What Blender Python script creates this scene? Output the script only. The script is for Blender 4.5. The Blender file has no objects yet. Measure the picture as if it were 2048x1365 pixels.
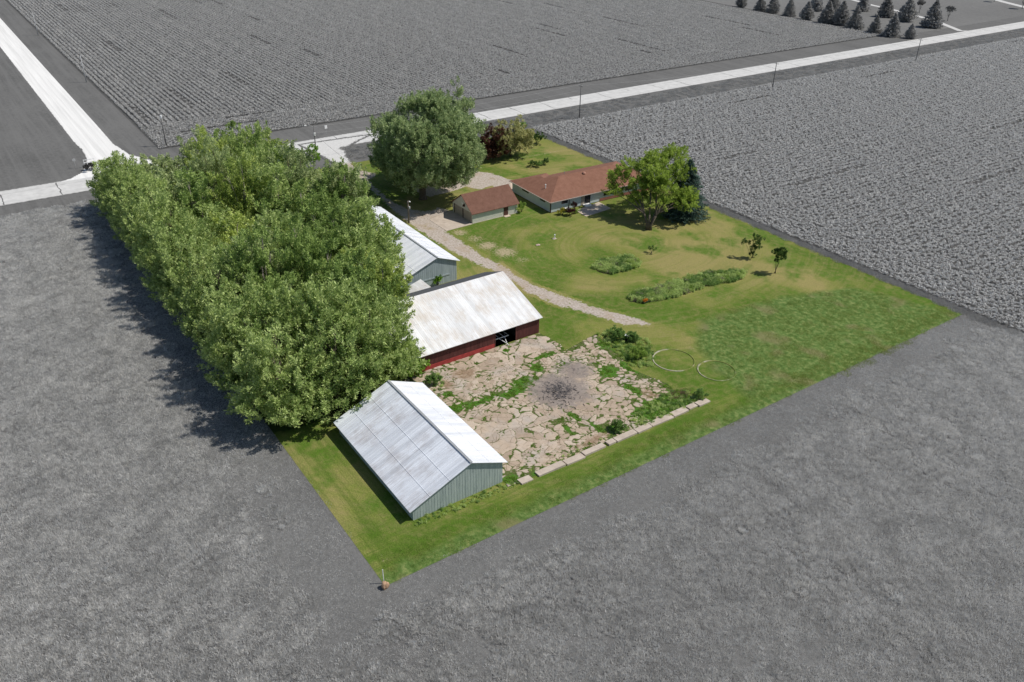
import bpy, math, random
import numpy as np
C = bpy.context.scene.collection
R_ = math.radians

# ------------------------------------------------------------------ camera
SCL = 68.0                                   # flying height in metres
F, PITCH, ROLL, YAW = 1665.237, .530299, .0177088, -.956899
cy, sy, cp, sp, cr, sr = math.cos(YAW), math.sin(YAW), math.cos(PITCH), math.sin(PITCH), math.cos(ROLL), math.sin(ROLL)
fwd = np.array([0, cp, -sp]); right = np.array([1., 0, 0]); down = np.cross(fwd, right)
RM = np.array([[cr, -sr, 0], [sr, cr, 0], [0, 0, 1]]) @ np.array([right, down, fwd]) @ np.array([[cy, -sy, 0], [sy, cy, 0], [0, 0, 1]])

def at(x, y, z=0.0):
    """world point at height z seen at photograph pixel x, y (2048 x 1365)"""
    d = RM.T @ np.array([(x-1024)/F, (y-682.5)/F, 1.0])
    t = (z-SCL)/d[2]
    return np.array([0, 0, SCL]) + t*d

def proj(P):
    q = (np.asarray(P, float)-np.array([0, 0, SCL])) @ RM.T
    return np.stack([1024+F*q[..., 0]/q[..., 2], 682.5+F*q[..., 1]/q[..., 2]], -1)

from mathutils import Matrix
cam_d = bpy.data.cameras.new('camera'); cam = bpy.data.objects.new('camera', cam_d); C.objects.link(cam)
cam_d.sensor_width = 36; cam_d.lens = F/2048*36; cam_d.clip_start = 1; cam_d.clip_end = 6000
M = Matrix(((RM[0][0], -RM[1][0], -RM[2][0], 0), (RM[0][1], -RM[1][1], -RM[2][1], 0), (RM[0][2], -RM[1][2], -RM[2][2], SCL), (0, 0, 0, 1)))
cam.matrix_world = M
bpy.context.scene.camera = cam

# ------------------------------------------------------------------ light
SUN_AZ, SUN_EL = R_(60), R_(54.5)              # azimuth from +X towards +Y
w = bpy.data.worlds.new('World'); bpy.context.scene.world = w; w.use_nodes = True
wn = w.node_tree; sky = wn.nodes.new('ShaderNodeTexSky'); sky.sky_type = 'NISHITA'; sky.sun_disc = False
sky.sun_elevation = SUN_EL; sky.sun_rotation = R_(90)-SUN_AZ; sky.altitude = 200
wn.links.new(sky.outputs[0], wn.nodes['Background'].inputs[0]); wn.nodes['Background'].inputs[1].default_value = .085
sl = bpy.data.lights.new('sun', 'SUN'); sl.energy = 4.0; sl.angle = R_(.53); sl.color = (1, .96, .89)
sun = bpy.data.objects.new('sun', sl); C.objects.link(sun)
from mathutils import Vector
sun.rotation_euler = Vector((-math.cos(SUN_AZ)*math.cos(SUN_EL), -math.sin(SUN_AZ)*math.cos(SUN_EL), -math.sin(SUN_EL))).to_track_quat('-Z', 'Y').to_euler()
vs = bpy.context.scene.view_settings
vs.view_transform = 'Standard'; vs.look = 'None'; vs.gamma = 1; vs.exposure = .0; vs.use_curve_mapping = False

# ------------------------------------------------------------------ helpers
def tag(o, label=None, cat=None, group=None, kind=None):
    if label: o['label'] = label
    if cat: o['category'] = cat
    if group: o['group'] = group
    if kind: o['kind'] = kind
    return o

def empty(name, loc, rz=0, label=None, cat=None, group=None):
    o = bpy.data.objects.new(name, None); C.objects.link(o); o.location = loc; o.rotation_euler = (0, 0, rz)
    o.empty_display_size = .3
    return tag(o, label, cat, group)

def mesh_np(name, V, Fc, m=None, smooth=False, attrs=None):
    """V (n,3), Fc (m,k) arrays of equal-size faces"""
    V = np.asarray(V, np.float32); Fc = np.asarray(Fc, np.int32); k = Fc.shape[1]
    me = bpy.data.meshes.new(name); me.vertices.add(len(V)); me.vertices.foreach_set('co', V.ravel())
    me.loops.add(Fc.size); me.loops.foreach_set('vertex_index', Fc.ravel())
    me.polygons.add(len(Fc)); me.polygons.foreach_set('loop_start', np.arange(0, Fc.size, k, dtype=np.int32))
    me.polygons.foreach_set('loop_total', np.full(len(Fc), k, np.int32))
    if smooth: me.polygons.foreach_set('use_smooth', np.ones(len(Fc), bool))
    for an, av in (attrs or {}).items():
        a = me.attributes.new(an, 'FLOAT', 'POINT'); a.data.foreach_set('value', np.asarray(av, np.float32))
    me.update(calc_edges=True)
    if m: me.materials.append(m)
    return me

def link(name, me, parent=None, loc=None):
    o = bpy.data.objects.new(name, me); C.objects.link(o)
    if parent: o.parent = parent
    if loc is not None: o.location = loc
    return o

class MB:
    def __init__(s): s.v = []; s.f = []
    def add(s, vs_, fs):
        n = len(s.v); s.v += [tuple(map(float, p)) for p in vs_]; s.f += [tuple(i+n for i in f) for f in fs]; return s
    def box(s, x0, x1, y0, y1, z0, z1):
        return s.add([(x0,y0,z0),(x1,y0,z0),(x1,y1,z0),(x0,y1,z0),(x0,y0,z1),(x1,y0,z1),(x1,y1,z1),(x0,y1,z1)],
                     [(3,2,1,0),(4,5,6,7),(0,1,5,4),(1,2,6,5),(2,3,7,6),(3,0,4,7)])
    def hexa(s, b, t):
        return s.add(list(b)+list(t), [(3,2,1,0),(4,5,6,7),(0,1,5,4),(1,2,6,5),(2,3,7,6),(3,0,4,7)])
    def slab(s, quad, th):
        """thicken a quad (ccw from above) downwards"""
        q = [np.array(p, float) for p in quad]
        return s.hexa([p-np.array([0,0,th]) for p in q], q)
    def poly(s, pts): return s.add(pts, [tuple(range(len(pts)))])
    def prism(s, pts, z0, z1):
        n = len(pts)
        return s.add([(p[0],p[1],z0) for p in pts]+[(p[0],p[1],z1) for p in pts],
                     [tuple(range(n-1,-1,-1)), tuple(range(n,2*n))]+[(i,(i+1)%n,(i+1)%n+n,i+n) for i in range(n)])
    def bar(s, a, b, w_, h=None):
        a = np.array(a, float); b = np.array(b, float); d = b-a; L = np.linalg.norm(d); d /= L; h = h or w_
        u = np.cross(d, [0,0,1]); u = u/np.linalg.norm(u) if np.linalg.norm(u) > 1e-3 else np.array([1.,0,0]); v = np.cross(u, d)
        c = [(-1,-1),(1,-1),(1,1),(-1,1)]
        return s.hexa([a+u*i*w_/2+v*j*h/2 for i,j in c], [b+u*i*w_/2+v*j*h/2 for i,j in c])
    def tube(s, pts, rad, n=8, cap=True):
        pts = [np.array(p, float) for p in pts]; rings = []; base = len(s.v); ref = np.array([.3,.9,.1])
        for i, p in enumerate(pts):
            d = pts[min(i+1,len(pts)-1)]-pts[max(i-1,0)]; d = d/(np.linalg.norm(d)+1e-9)
            u = np.cross(d, ref); u /= np.linalg.norm(u)+1e-9; v = np.cross(d, u)
            r = rad[i] if hasattr(rad,'__len__') else rad
            s.v += [tuple(p+r*(math.cos(2*math.pi*k/n)*u+math.sin(2*math.pi*k/n)*v)) for k in range(n)]
        for i in range(len(pts)-1):
            for k in range(n):
                a = base+i*n+k; b = base+i*n+(k+1)%n; s.f.append((a, b, b+n, a+n))
        if cap:
            s.f.append(tuple(base+k for k in range(n-1,-1,-1))); s.f.append(tuple(base+(len(pts)-1)*n+k for k in range(n)))
        return s
    def lathe(s, c, prof, n=14):
        base = len(s.v)
        for r, z in prof: s.v += [(c[0]+r*math.cos(2*math.pi*k/n), c[1]+r*math.sin(2*math.pi*k/n), c[2]+z) for k in range(n)]
        for i in range(len(prof)-1):
            for k in range(n):
                a = base+i*n+k; b = base+i*n+(k+1)%n; s.f.append((a, b, b+n, a+n))
        s.f.append(tuple(base+k for k in range(n-1,-1,-1))); s.f.append(tuple(base+(len(prof)-1)*n+k for k in range(n)))
        return s
    def build(s, name, m, parent=None, smooth=False):
        me = bpy.data.meshes.new(name); me.from_pydata(s.v, [], s.f); me.update(); me.materials.append(m)
        if smooth: me.polygons.foreach_set('use_smooth', [True]*len(me.polygons))
        return link(name, me, parent)

# ---- materials
class N:
    def __init__(s, name):
        s.m = bpy.data.materials.new(name); s.m.use_nodes = True; s.t = s.m.node_tree; s.n = s.t.nodes; s.l = s.t.links
        s.b = s.n['Principled BSDF']; s.b.inputs['Roughness'].default_value = .85
        s.b.inputs['Specular IOR Level'].default_value = .25
    def node(s, ty, **kw):
        o = s.n.new(ty)
        for k, v in kw.items(): setattr(o, k, v)
        return o
    def put(s, sock, v):
        if hasattr(v, 'is_output') or isinstance(v, bpy.types.NodeSocket): s.l.new(v, sock)
        else:
            if isinstance(v, (tuple, list)) and len(v) == 3 and sock.type == 'RGBA': v = tuple(v)+(1,)
            sock.default_value = v
    def pos(s): return s.node('ShaderNodeNewGeometry').outputs['Position']
    def obj(s): return s.node('ShaderNodeTexCoord').outputs['Object']
    def map(s, v, scale=(1,1,1), rot=(0,0,0), loc=(0,0,0)):
        o = s.node('ShaderNodeMapping'); s.put(o.inputs[0], v); o.inputs['Scale'].default_value = scale
        o.inputs['Rotation'].default_value = rot; o.inputs['Location'].default_value = loc; return o.outputs[0]
    def noise(s, v, scale, detail=3, rough=.55, dist=0, col=False):
        o = s.node('ShaderNodeTexNoise'); s.put(o.inputs['Vector'], v); o.inputs['Scale'].default_value = scale
        o.inputs['Detail'].default_value = detail; o.inputs['Roughness'].default_value = rough; o.inputs['Distortion'].default_value = dist
        return o.outputs[1 if col else 0]
    def vor(s, v, scale, feature='F1', rand=1):
        o = s.node('ShaderNodeTexVoronoi', feature=feature); s.put(o.inputs['Vector'], v); o.inputs['Scale'].default_value = scale
        o.inputs['Randomness'].default_value = rand; return o
    def math(s, op, a, b=0., c=0., clamp=False):
        o = s.node('ShaderNodeMath', operation=op, use_clamp=clamp); s.put(o.inputs[0], a); s.put(o.inputs[1], b)
        s.put(o.inputs[2], c); return o.outputs[0]
    def rng(s, v, a, b, c=0., d=1.):
        o = s.node('ShaderNodeMapRange'); s.put(o.inputs[0], v)
        for i, q in enumerate((a, b, c, d)): s.put(o.inputs[i+1], q)
        return o.outputs[0]
    def mix(s, f, a, b, mode='MIX'):
        o = s.node('ShaderNodeMix', data_type='RGBA', blend_type=mode); s.put(o.inputs['Factor'], f)
        s.put(o.inputs[6], a); s.put(o.inputs[7], b); return o.outputs[2]
    def ramp(s, f, stops):
        o = s.node('ShaderNodeValToRGB'); s.put(o.inputs[0], f); e = o.color_ramp.elements
        while len(e) < len(stops): e.new(.5)
        for q, (p, c) in zip(e, stops): q.position = p; q.color = tuple(c)+(1,) if hasattr(c, '__len__') else (c, c, c, 1)
        return o.outputs[0]
    def attr(s, name): return s.node('ShaderNodeAttribute', attribute_name=name).outputs['Fac']
    def isl(s): return s.node('ShaderNodeNewGeometry').outputs['Random Per Island']
    def bump(s, h, strength=.5, dist=.05):
        o = s.node('ShaderNodeBump'); o.inputs['Strength'].default_value = strength; o.inputs['Distance'].default_value = dist
        s.put(o.inputs['Height'], h); s.l.new(o.outputs[0], s.b.inputs['Normal']); return o
    def done(s, col, rough=None, spec=None, metal=None):
        s.put(s.b.inputs['Base Color'], col)
        if rough is not None: s.put(s.b.inputs['Roughness'], rough)
        if spec is not None: s.b.inputs['Specular IOR Level'].default_value = spec
        if metal is not None: s.b.inputs['Metallic'].default_value = metal
        return s.m

def plain(name, col, rough=.8, var=.12, sc=3., spec=.25, metal=0):
    n = N(name); v = n.obj(); f = n.noise(v, sc, 4, .6)
    c1 = tuple(min(1, c*(1+var)) for c in col); c0 = tuple(c*(1-var) for c in col)
    return n.done(n.ramp(f, [(.3, c0), (.7, c1)]), rough, spec, metal)

def leafmat(name, dark, mid, light, transl=.3, rough=.5, sc=.8, spec=.18, k=1.35, amp=1.25, world=0., rnd=.3):
    kk = (k*1.06, k, k*.84) if abs(mid[0]-mid[1]) > .012 else (k, k, k)
    dark, mid, light = [tuple(min(.85, c*q) for c, q in zip(x, kk)) for x in (dark, mid, light)]
    n = N(name); r = n.isl(); big = n.noise(n.obj(), sc, 3, .5)
    f = n.math('ADD', n.math('MULTIPLY', r, .55), n.math('MULTIPLY', n.math('SUBTRACT', big, .33), amp), clamp=True)
    f = n.math('ADD', f, n.math('MULTIPLY', n.math('SUBTRACT', n.node('ShaderNodeObjectInfo').outputs['Random'], .5), rnd), clamp=True)
    if world: f = n.math('ADD', f, n.math('MULTIPLY', n.math('SUBTRACT', n.noise(n.pos(), .22, 5, .65), .5), world), clamp=True)
    col = n.ramp(f, [(.0, dark), (.40, mid), (.85, light)])
    n.done(col, rough, spec)
    tr = n.node('ShaderNodeBsdfTranslucent'); tcol = n.mix(.5, col, light)
    n.put(tr.inputs[0], tcol)
    mx = n.node('ShaderNodeMixShader'); mx.inputs[0].default_value = transl
    n.l.new(n.b.outputs[0], mx.inputs[1]); n.l.new(tr.outputs[0], mx.inputs[2])
    n.l.new(mx.outputs[0], n.n['Material Output'].inputs[0])
    return n.m

# ---- leaf geometry
def norm(a): return a/(np.linalg.norm(a, axis=-1, keepdims=True)+1e-9)
def leaf_quads(rs, P, D, L, W, fold=.0):
    """diamond leaves: base P, direction D, lengths L, widths W"""
    n = len(P); D = norm(D); U = norm(np.cross(D, norm(rs.normal(size=(n, 3))*.55+[.35, .5, .75]))) ; L = np.broadcast_to(L, n)[:, None]; W = np.broadcast_to(W, n)[:, None]
    V = np.stack([P, P+D*L*.45+U*W*.5, P+D*L, P+D*L*.45-U*W*.5], 1).reshape(-1, 3)
    Fq = np.arange(4*n).reshape(n, 4)
    return V, Fq

def poly_sd(P, poly):
    """signed distance (inside > 0) of points P (n,2) to polygon"""
    poly = np.asarray(poly, float)[:, :2]; x, y = P[:, 0], P[:, 1]; ins = np.zeros(len(P), bool); dm = np.full(len(P), 1e9)
    for i in range(len(poly)):
        a = poly[i]; b = poly[(i+1) % len(poly)]; e = b-a; t = np.clip(((P-a)@e)/(e@e+1e-12), 0, 1)
        dm = np.minimum(dm, np.linalg.norm(P-(a+t[:, None]*e), axis=1))
        c = ((a[1] > y) != (b[1] > y)) & (x < (b[0]-a[0])*(y-a[1])/(b[1]-a[1]+1e-12)+a[0]); ins ^= c
    return np.where(ins, dm, -dm)

def W2(pts): return [tuple(at(*p)[:2]) for p in pts]

def sheet(name, poly, z, m, res=None, feather=.8, label=None, kind='structure', ext=0.):
    poly = np.array(poly, float)[:, :2]
    if res is None:
        b = MB().add([(p[0], p[1], z) for p in poly], [tuple(range(len(poly)))]).build(name, m)
        me = b.data
        if me.polygons[0].normal.z < 0: me.flip_normals()
    else:
        lo = poly.min(0)-ext-res; hi = poly.max(0)+ext+res
        xs = np.arange(lo[0], hi[0]+res, res); ys = np.arange(lo[1], hi[1]+res, res)
        X, Y = np.meshgrid(xs, ys, indexing='ij'); P = np.stack([X.ravel(), Y.ravel()], 1)
        sd = poly_sd(P, poly)+ext; nx, ny = len(xs), len(ys)
        I = np.arange(nx*ny).reshape(nx, ny); Q = np.stack([I[:-1, :-1], I[1:, :-1], I[1:, 1:], I[:-1, 1:]], -1).reshape(-1, 4)
        Q = Q[(sd[Q] > 0).all(1)]; used = np.unique(Q); re = np.zeros(nx*ny, int); re[used] = np.arange(len(used))
        V = np.concatenate([P[used], np.full((len(used), 1), z)], 1)
        b = link(name, mesh_np(name, V, re[Q], m, attrs={'m': np.clip(sd[used]/feather, 0, 1)}))
    return tag(b, label, kind=kind)

# ---- scattering one uncountable thing (grass, crops) from a few source patches
def scatter(name, P, rot, scl, vi, srcs, label, cat, kind='stuff'):
    me = bpy.data.meshes.new(name); me.vertices.add(len(P)); me.vertices.foreach_set('co', np.asarray(P, np.float32).ravel())
    for an, ty, av in (('rot', 'FLOAT', rot), ('scl', 'FLOAT', scl), ('vi', 'INT', vi)):
        a = me.attributes.new(an, ty, 'POINT'); a.data.foreach_set('value', np.asarray(av, np.float32 if ty == 'FLOAT' else np.int32))
    o = link(name, me); tag(o, label, cat, kind=kind)
    g = bpy.data.node_groups.new(name+'_nodes', 'GeometryNodeTree')
    g.interface.new_socket('Geometry', in_out='INPUT', socket_type='NodeSocketGeometry')
    g.interface.new_socket('Geometry', in_out='OUTPUT', socket_type='NodeSocketGeometry')
    gi = g.nodes.new('NodeGroupInput'); go = g.nodes.new('NodeGroupOutput'); ip = g.nodes.new('GeometryNodeInstanceOnPoints')
    jn = g.nodes.new('GeometryNodeJoinGeometry')
    for s in reversed(srcs):
        oi = g.nodes.new('GeometryNodeObjectInfo'); oi.inputs['Object'].default_value = s; oi.inputs['As Instance'].default_value = True
        g.links.new(oi.outputs['Geometry'], jn.inputs[0])
    def na(nm, ty):
        q = g.nodes.new('GeometryNodeInputNamedAttribute'); q.data_type = ty; q.inputs[0].default_value = nm; return q.outputs[0]
    cb = g.nodes.new('ShaderNodeCombineXYZ'); g.links.new(na('rot', 'FLOAT'), cb.inputs[2])
    g.links.new(gi.outputs[0], ip.inputs['Points']); g.links.new(jn.outputs[0], ip.inputs['Instance'])
    ip.inputs['Pick Instance'].default_value = True
    g.links.new(na('vi', 'INT'), ip.inputs['Instance Index']); g.links.new(cb.outputs[0], ip.inputs['Rotation'])
    g.links.new(na('scl', 'FLOAT'), ip.inputs['Scale']); g.links.new(ip.outputs[0], go.inputs[0])
    md = o.modifiers.new('scatter', 'NODES'); md.node_group = g
    return o

def source(name, V, Fq, m):
    return bpy.data.objects.new(name, mesh_np(name, V, Fq, m))       # not linked: only its geometry is used

def tuft_patch(seed, rad, n, hmin, hmax, wd, m, lean=.5, clumps=0):
    rs = np.random.RandomState(seed); r = rad*np.sqrt(rs.rand(n)); a = rs.rand(n)*6.283
    P = np.stack([r*np.cos(a), r*np.sin(a), np.zeros(n)], 1)
    if clumps:
        cc = (rs.rand(clumps, 2)-.5)*2*rad*.8; k = rs.randint(0, clumps, n); P[:, :2] = cc[k]+rs.normal(size=(n, 2))*rad*.09
        out = np.concatenate([P[:, :2]-cc[k], np.zeros((n, 1))], 1); D = norm(out+1e-6)*lean*rs.rand(n, 1)+rs.normal(size=(n, 3))*.15+[0, 0, 1]
    else: D = rs.normal(size=(n, 3))*lean*.6+[0, 0, 1]
    D[:, 2] = np.abs(D[:, 2]); H = hmin+(hmax-hmin)*rs.rand(n)
    P[:, 2] -= .03
    V, Q = leaf_quads(rs, P, D, H, wd*(.6+.8*rs.rand(n)))
    return source('grass_patch', V, Q, m)

def grid_pts(poly, step, jit, seed, keep=1., margin=60, holes=()):
    rs = np.random.RandomState(seed); poly = np.array(poly)[:, :2]; lo = poly.min(0); hi = poly.max(0)
    X, Y = np.meshgrid(np.arange(lo[0], hi[0], step), np.arange(lo[1], hi[1], step), indexing='ij')
    P = np.stack([X.ravel(), Y.ravel()], 1)+(rs.rand(X.size, 2)-.5)*jit
    d = np.concatenate([P, np.zeros((len(P), 1))], 1); q = (d-np.array([0, 0, SCL])) @ RM.T; pr = proj(d)
    ok = (q[:, 2] > 1) & (pr[:, 0] > -margin) & (pr[:, 0] < 2048+margin) & (pr[:, 1] > -margin) & (pr[:, 1] < 1365+margin*1.5)
    ok &= rs.rand(len(P)) < keep; P = P[ok]; P = P[poly_sd(P, poly) > 0]
    for h in holes: P = P[poly_sd(P, h) < 0]
    return np.concatenate([P, np.zeros((len(P), 1))], 1)

# ------------------------------------------------------------------ ground materials
PX0, PX1, PY0, PY1 = -189.5, -59.5, 25.9, 137.8
def lawn_col(n):
    p = n.pos()
    a = n.noise(p, .055, 3, .55, .3); b = n.noise(p, .9, 3, .7); c = n.noise(p, 6., 2, .7)
    sw = n.node('ShaderNodeSeparateXYZ'); n.put(sw.inputs[0], n.mix(.02, p, n.noise(p, .05, 2, .5, 0, True)))
    rad = n.math('SQRT', n.math('ADD', n.math('POWER', n.math('ADD', sw.outputs[0], 112.), 2.), n.math('POWER', n.math('MULTIPLY', n.math('SUBTRACT', sw.outputs[1], 106.), .8), 2.)))
    cx = n.node('ShaderNodeCombineXYZ'); n.put(cx.inputs[0], n.math('MULTIPLY', rad, 1.15)); n.put(cx.inputs[1], n.math('MULTIPLY', sw.outputs[1], .05))
    st = n.noise(cx.outputs[0], 1., 4, .7)                                 # mowing tracks curve round the garden
    a = n.math('SUBTRACT', a, n.math('MULTIPLY', n.attr('tone'), .20))
    base = n.ramp(a, [(.34, (.085, .155, .016)), (.5, (.215, .235, .055)), (.64, (.315, .275, .10))])
    base = n.mix(n.rng(n.noise(p, .12, 3, .6), .5, .62), base, (.095, .175, .020))
    base = n.mix(n.rng(b, .42, .72, 0, .55), base, (.30, .245, .105))
    pm = n.rng(n.noise(p, .07, 3, .6), .34, .52); base = n.mix(n.math('MULTIPLY', pm, n.rng(st, .46, .66, 0, .42)), base, (.10, .165, .022)); base = n.mix(n.math('MULTIPLY', pm, n.rng(st, .5, .34, 0, .35)), base, (.27, .24, .10)); s2 = n.noise(n.map(p, (1.5, .05, 1)), 1, 4, .7); mk = n.rng(sw.outputs[0], -72, -64); base = n.mix(n.math('MULTIPLY', mk, n.rng(s2, .44, .6, 0, .6)), base, (.075, .15, .014))
    s3 = n.noise(n.map(p, (.05, 1.5, 1)), 1, 4, .7); mk = n.rng(sw.outputs[1], 40, 33); base = n.mix(n.math('MULTIPLY', mk, n.rng(s3, .44, .62, 0, .5)), base, (.085, .14, .018))
    base = n.mix(n.rng(n.noise(p, 2.4, 4, .75), .52, .72, 0, .35), base, (.095, .15, .022))
    k = n.rng(c, .25, .75, .62, 1.18); kk = n.node('ShaderNodeCombineColor'); [n.put(kk.inputs[i], k) for i in range(3)]
    return n.mix(1., base, kk.outputs[0], 'MULTIPLY'), c

n = N('lawn_grass'); lc, c = lawn_col(n)
# taller unmown grass in the south-east of the plot, greener and bluish
p = n.pos(); sx = n.node('ShaderNodeSeparateXYZ'); n.put(sx.inputs[0], p)
rm = n.attr('rough'); rm = n.rng(n.math('ADD', rm, n.math('MULTIPLY', n.math('SUBTRACT', n.noise(p, .35, 3), .5), .5)), .35, .65)
rc = n.ramp(n.noise(p, 1.3, 4, .7), [(.3, (.045, .09, .015)), (.5, (.105, .17, .042)), (.7, (.24, .27, .095))])
rc = n.mix(n.rng(n.noise(p, .15, 2), .55, .65, 0, .7), rc, (.20, .18, .085))
col = n.mix(rm, lc, rc)
col = n.mix(n.rng(n.math('ADD', n.attr('bare'), n.math('MULTIPLY', n.math('SUBTRACT', n.noise(p, 2.2, 3, .7), .5), 1.1)), .45, .75), col, (.40, .33, .21))
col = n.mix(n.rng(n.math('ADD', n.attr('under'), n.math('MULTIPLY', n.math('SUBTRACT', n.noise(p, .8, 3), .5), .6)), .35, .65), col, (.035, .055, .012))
n.bump(n.noise(p, 5, 3, .7), .6, .12); LAWN = n.done(col, .95, .1)

def greyfield(name, lo, hi, s1=.06, s2=1.4, streak=None, rot=0., light=None):
    n = N(name); p = n.pos(); a = n.noise(p, s1, 4, .6); b = n.noise(p, s2, 4, .72)
    f = n.math('ADD', n.math('MULTIPLY', a, .45), n.math('MULTIPLY', b, .55))
    col = n.ramp(f, [(.36, lo), (.64, hi)])
    if streak:
        st = n.noise(n.map(p, streak, (0, 0, rot)), 1, 4, .7); col = n.mix(n.rng(st, .42, .62, 0, .75), col, light or hi*1.2 if not hasattr(hi, '__len__') else hi)
    n.bump(b, .5, .15); return n.done(col, .95, .1)
def G(v): return (v, v*.985, v*.95)
HAYG = greyfield('hay_meadow_ground', G(.105), G(.19), .05, 1.8)
VERG = greyfield('verge_grass', G(.105), G(.165), .05, .9, (.02, .6, 1), 0., G(.205))
SOIL = greyfield('field_soil', G(.07), G(.12), .3, 3)
FARL = greyfield('far_lawn_grass', G(.14), G(.20), .02, .5)

# ------------------------------------------------------------------ ground
base = sheet('ground', [(-3000, -2500), (1500, -2500), (1500, 3000), (-3000, 3000)], -.03, VERG)
sheet('hay_meadow', [(-197, -300), (60, -300), (60, 420), (-49, 420), (-49, 139.5), (PX1, 139.5), (PX1, PY0), (PX0, PY0), (-197, PY0)], 0, HAYG)
sheet('far_lawn', [(-222, 364), (-420, 364), (-420, 700), (-222, 700)], -.01, FARL)

# the plot: one fine sheet with soft masks
def lin(v, a, b): return np.clip((v-a)/(b-a), 0, 1)
res = .5; xs = np.arange(PX0, PX1+.01, res); ys = np.arange(PY0, PY1+.25, res); X, Y = np.meshgrid(xs, ys, indexing='ij')
P2 = np.stack([X.ravel(), Y.ravel()], 1)
rough_poly = W2([(1400, 640), (1560, 595), (1700, 575), (1850, 610), (1925, 632), (1700, 745), (1500, 800), (1420, 735), (1390, 690)])
rough = lin(poly_sd(P2, rough_poly), -2.5, 3)
strip = np.clip(1-np.abs(X.ravel()-PX1-0)/4.5, 0, 1)*.9
bare = np.zeros(len(P2))
for (bx, by, br, bs) in ((1385, 700, 2, .45), (975, 492, 3, .75), (950, 478, 3, .6), (920, 466, 2.5, .7), (1010, 505, 3.5, .75), (1045, 520, 2.5, .55), (1180, 255, 0, 0), (1440, 640, 1.5, .35), (765, 1120, 1.8, .42), (770, 1160, 1.0, .5), (840, 515, 2, .3), (1600, 605, 2, .2), (1330, 508, 4, .35), (1380, 500, 3, .4), (1355, 470, 3, .3), (1590, 690, 2, .3)):
    if br: q = at(bx, by); bare = np.maximum(bare, bs*np.exp(-((P2[:, 0]-q[0])**2+(P2[:, 1]-q[1])**2)/br**2))
a_, b_ = at(1032, 318)[:2], at(1122, 302)[:2]
tt = np.clip(((P2-a_)@(b_-a_))/((b_-a_)@(b_-a_)), 0, 1); bare = np.maximum(bare, .6*np.exp(-(np.linalg.norm(P2-(a_+tt[:, None]*(b_-a_)), axis=1)/.55)**2))
tone = np.zeros(len(P2))
def pline(pts, wd):
    q = np.array(W2(pts)); d = np.full(len(P2), 1e9)
    for a, b in zip(q[:-1], q[1:]): e = b-a; t_ = np.clip(((P2-a)@e)/(e@e), 0, 1); d = np.minimum(d, np.linalg.norm(P2-(a+t_[:, None]*e), axis=1))
    return np.exp(-(d/wd)**2)
for pts, wd, s_ in (([(960, 440), (1010, 520), (1100, 565), (1200, 612), (1300, 635), (1450, 632), (1600, 596), (1850, 604)], 3.2, 1.1), ([(1080, 590), (1120, 670)], 3, 1.1), ([(800, 1120), (1100, 995), (1500, 805), (1900, 637)], 2.2, 1.2), ([(1250, 700), (1420, 770), (1460, 730)], 3.5, 1.1), ([(1420, 420), (1560, 490), (1750, 560)], 1.5, 1.), ([(960, 450), (1130, 440)], 2, .9), ([(960, 335), (1100, 355)], 2.2, .9), ([(1090, 480), (1130, 540)], 2.4, .8), ([(680, 330), (760, 390)], 3, 1.), ([(700, 1010), (760, 1090)], 1.0, .5),
                    ([(1230, 475), (1350, 505), (1480, 480)], 5, -1.), ([(1150, 580), (1290, 560)], 2.6, -.8), ([(1430, 530), (1600, 545), (1650, 590)], 3.4, -1.), ([(1000, 300), (1130, 305)], 3.5, -1.), ([(610, 900), (700, 1060)], 2.0, -.8), ([(1120, 450), (1180, 475)], 3, -.8), ([(1430, 830), (1500, 770)], 1.2, -.6), ([(1050, 1000), (1300, 900)], 1.0, -.7)):
    tone += s_*pline(pts, wd)
tone = np.clip(tone, -1.1, 1.2)
under = np.zeros(len(P2))
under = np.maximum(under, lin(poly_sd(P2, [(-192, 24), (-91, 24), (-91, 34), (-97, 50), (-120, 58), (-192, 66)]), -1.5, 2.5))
I = np.arange(len(P2)).reshape(len(xs), len(ys)); Q = np.stack([I[:-1, :-1], I[1:, :-1], I[1:, 1:], I[:-1, 1:]], -1).reshape(-1, 4)
rsg = np.random.RandomState(2)
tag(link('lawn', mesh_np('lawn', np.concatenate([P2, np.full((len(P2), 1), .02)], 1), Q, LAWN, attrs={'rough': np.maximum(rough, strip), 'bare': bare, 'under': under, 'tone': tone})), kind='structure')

# roads
n = N('concrete_road'); p = n.pos()
c0 = n.ramp(n.noise(p, .5, 4, .6), [(.3, G(.50)), (.7, G(.64))])
tr = n.noise(n.map(p, (1.2, .03, 1)), 1, 2); c0 = n.mix(n.rng(tr, .5, .7, 0, .35), c0, G(.44))
sp_ = n.node('ShaderNodeSeparateXYZ'); n.put(sp_.inputs[0], n.mix(.012, p, n.noise(p, .4, 3, .6, 0, True)))
def lineat(n, v, per, off, wd):
    f = n.math('PINGPONG', n.math('ADD', v, off), per/2); return n.rng(f, wd*.5, wd, 1, 0)
wob = n.math('MULTIPLY', n.noise(p, .35, 3), 1.6)
j1 = lineat(n, n.math('ADD', sp_.outputs[1], wob), 11.5, 3.3, .16)
pres = n.rng(n.noise(p, .07, 2), .40, .47, 0, 1); j1 = n.math('MULTIPLY', j1, pres)
j2 = n.rng(n.math('ABSOLUTE', n.math('SUBTRACT', n.math('ADD', sp_.outputs[0], n.math('MULTIPLY', wob, .1)), -208.3)), .05, .10, .5, 0)
c0 = n.mix(n.math('MAXIMUM', j1, j2), c0, G(.13)); ROAD = n.done(c0, .9, .2)
n = N('white_gravel'); p = n.pos()
st = n.noise(n.map(p, (.02, .9, 1)), 1, 3, .6)
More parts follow.
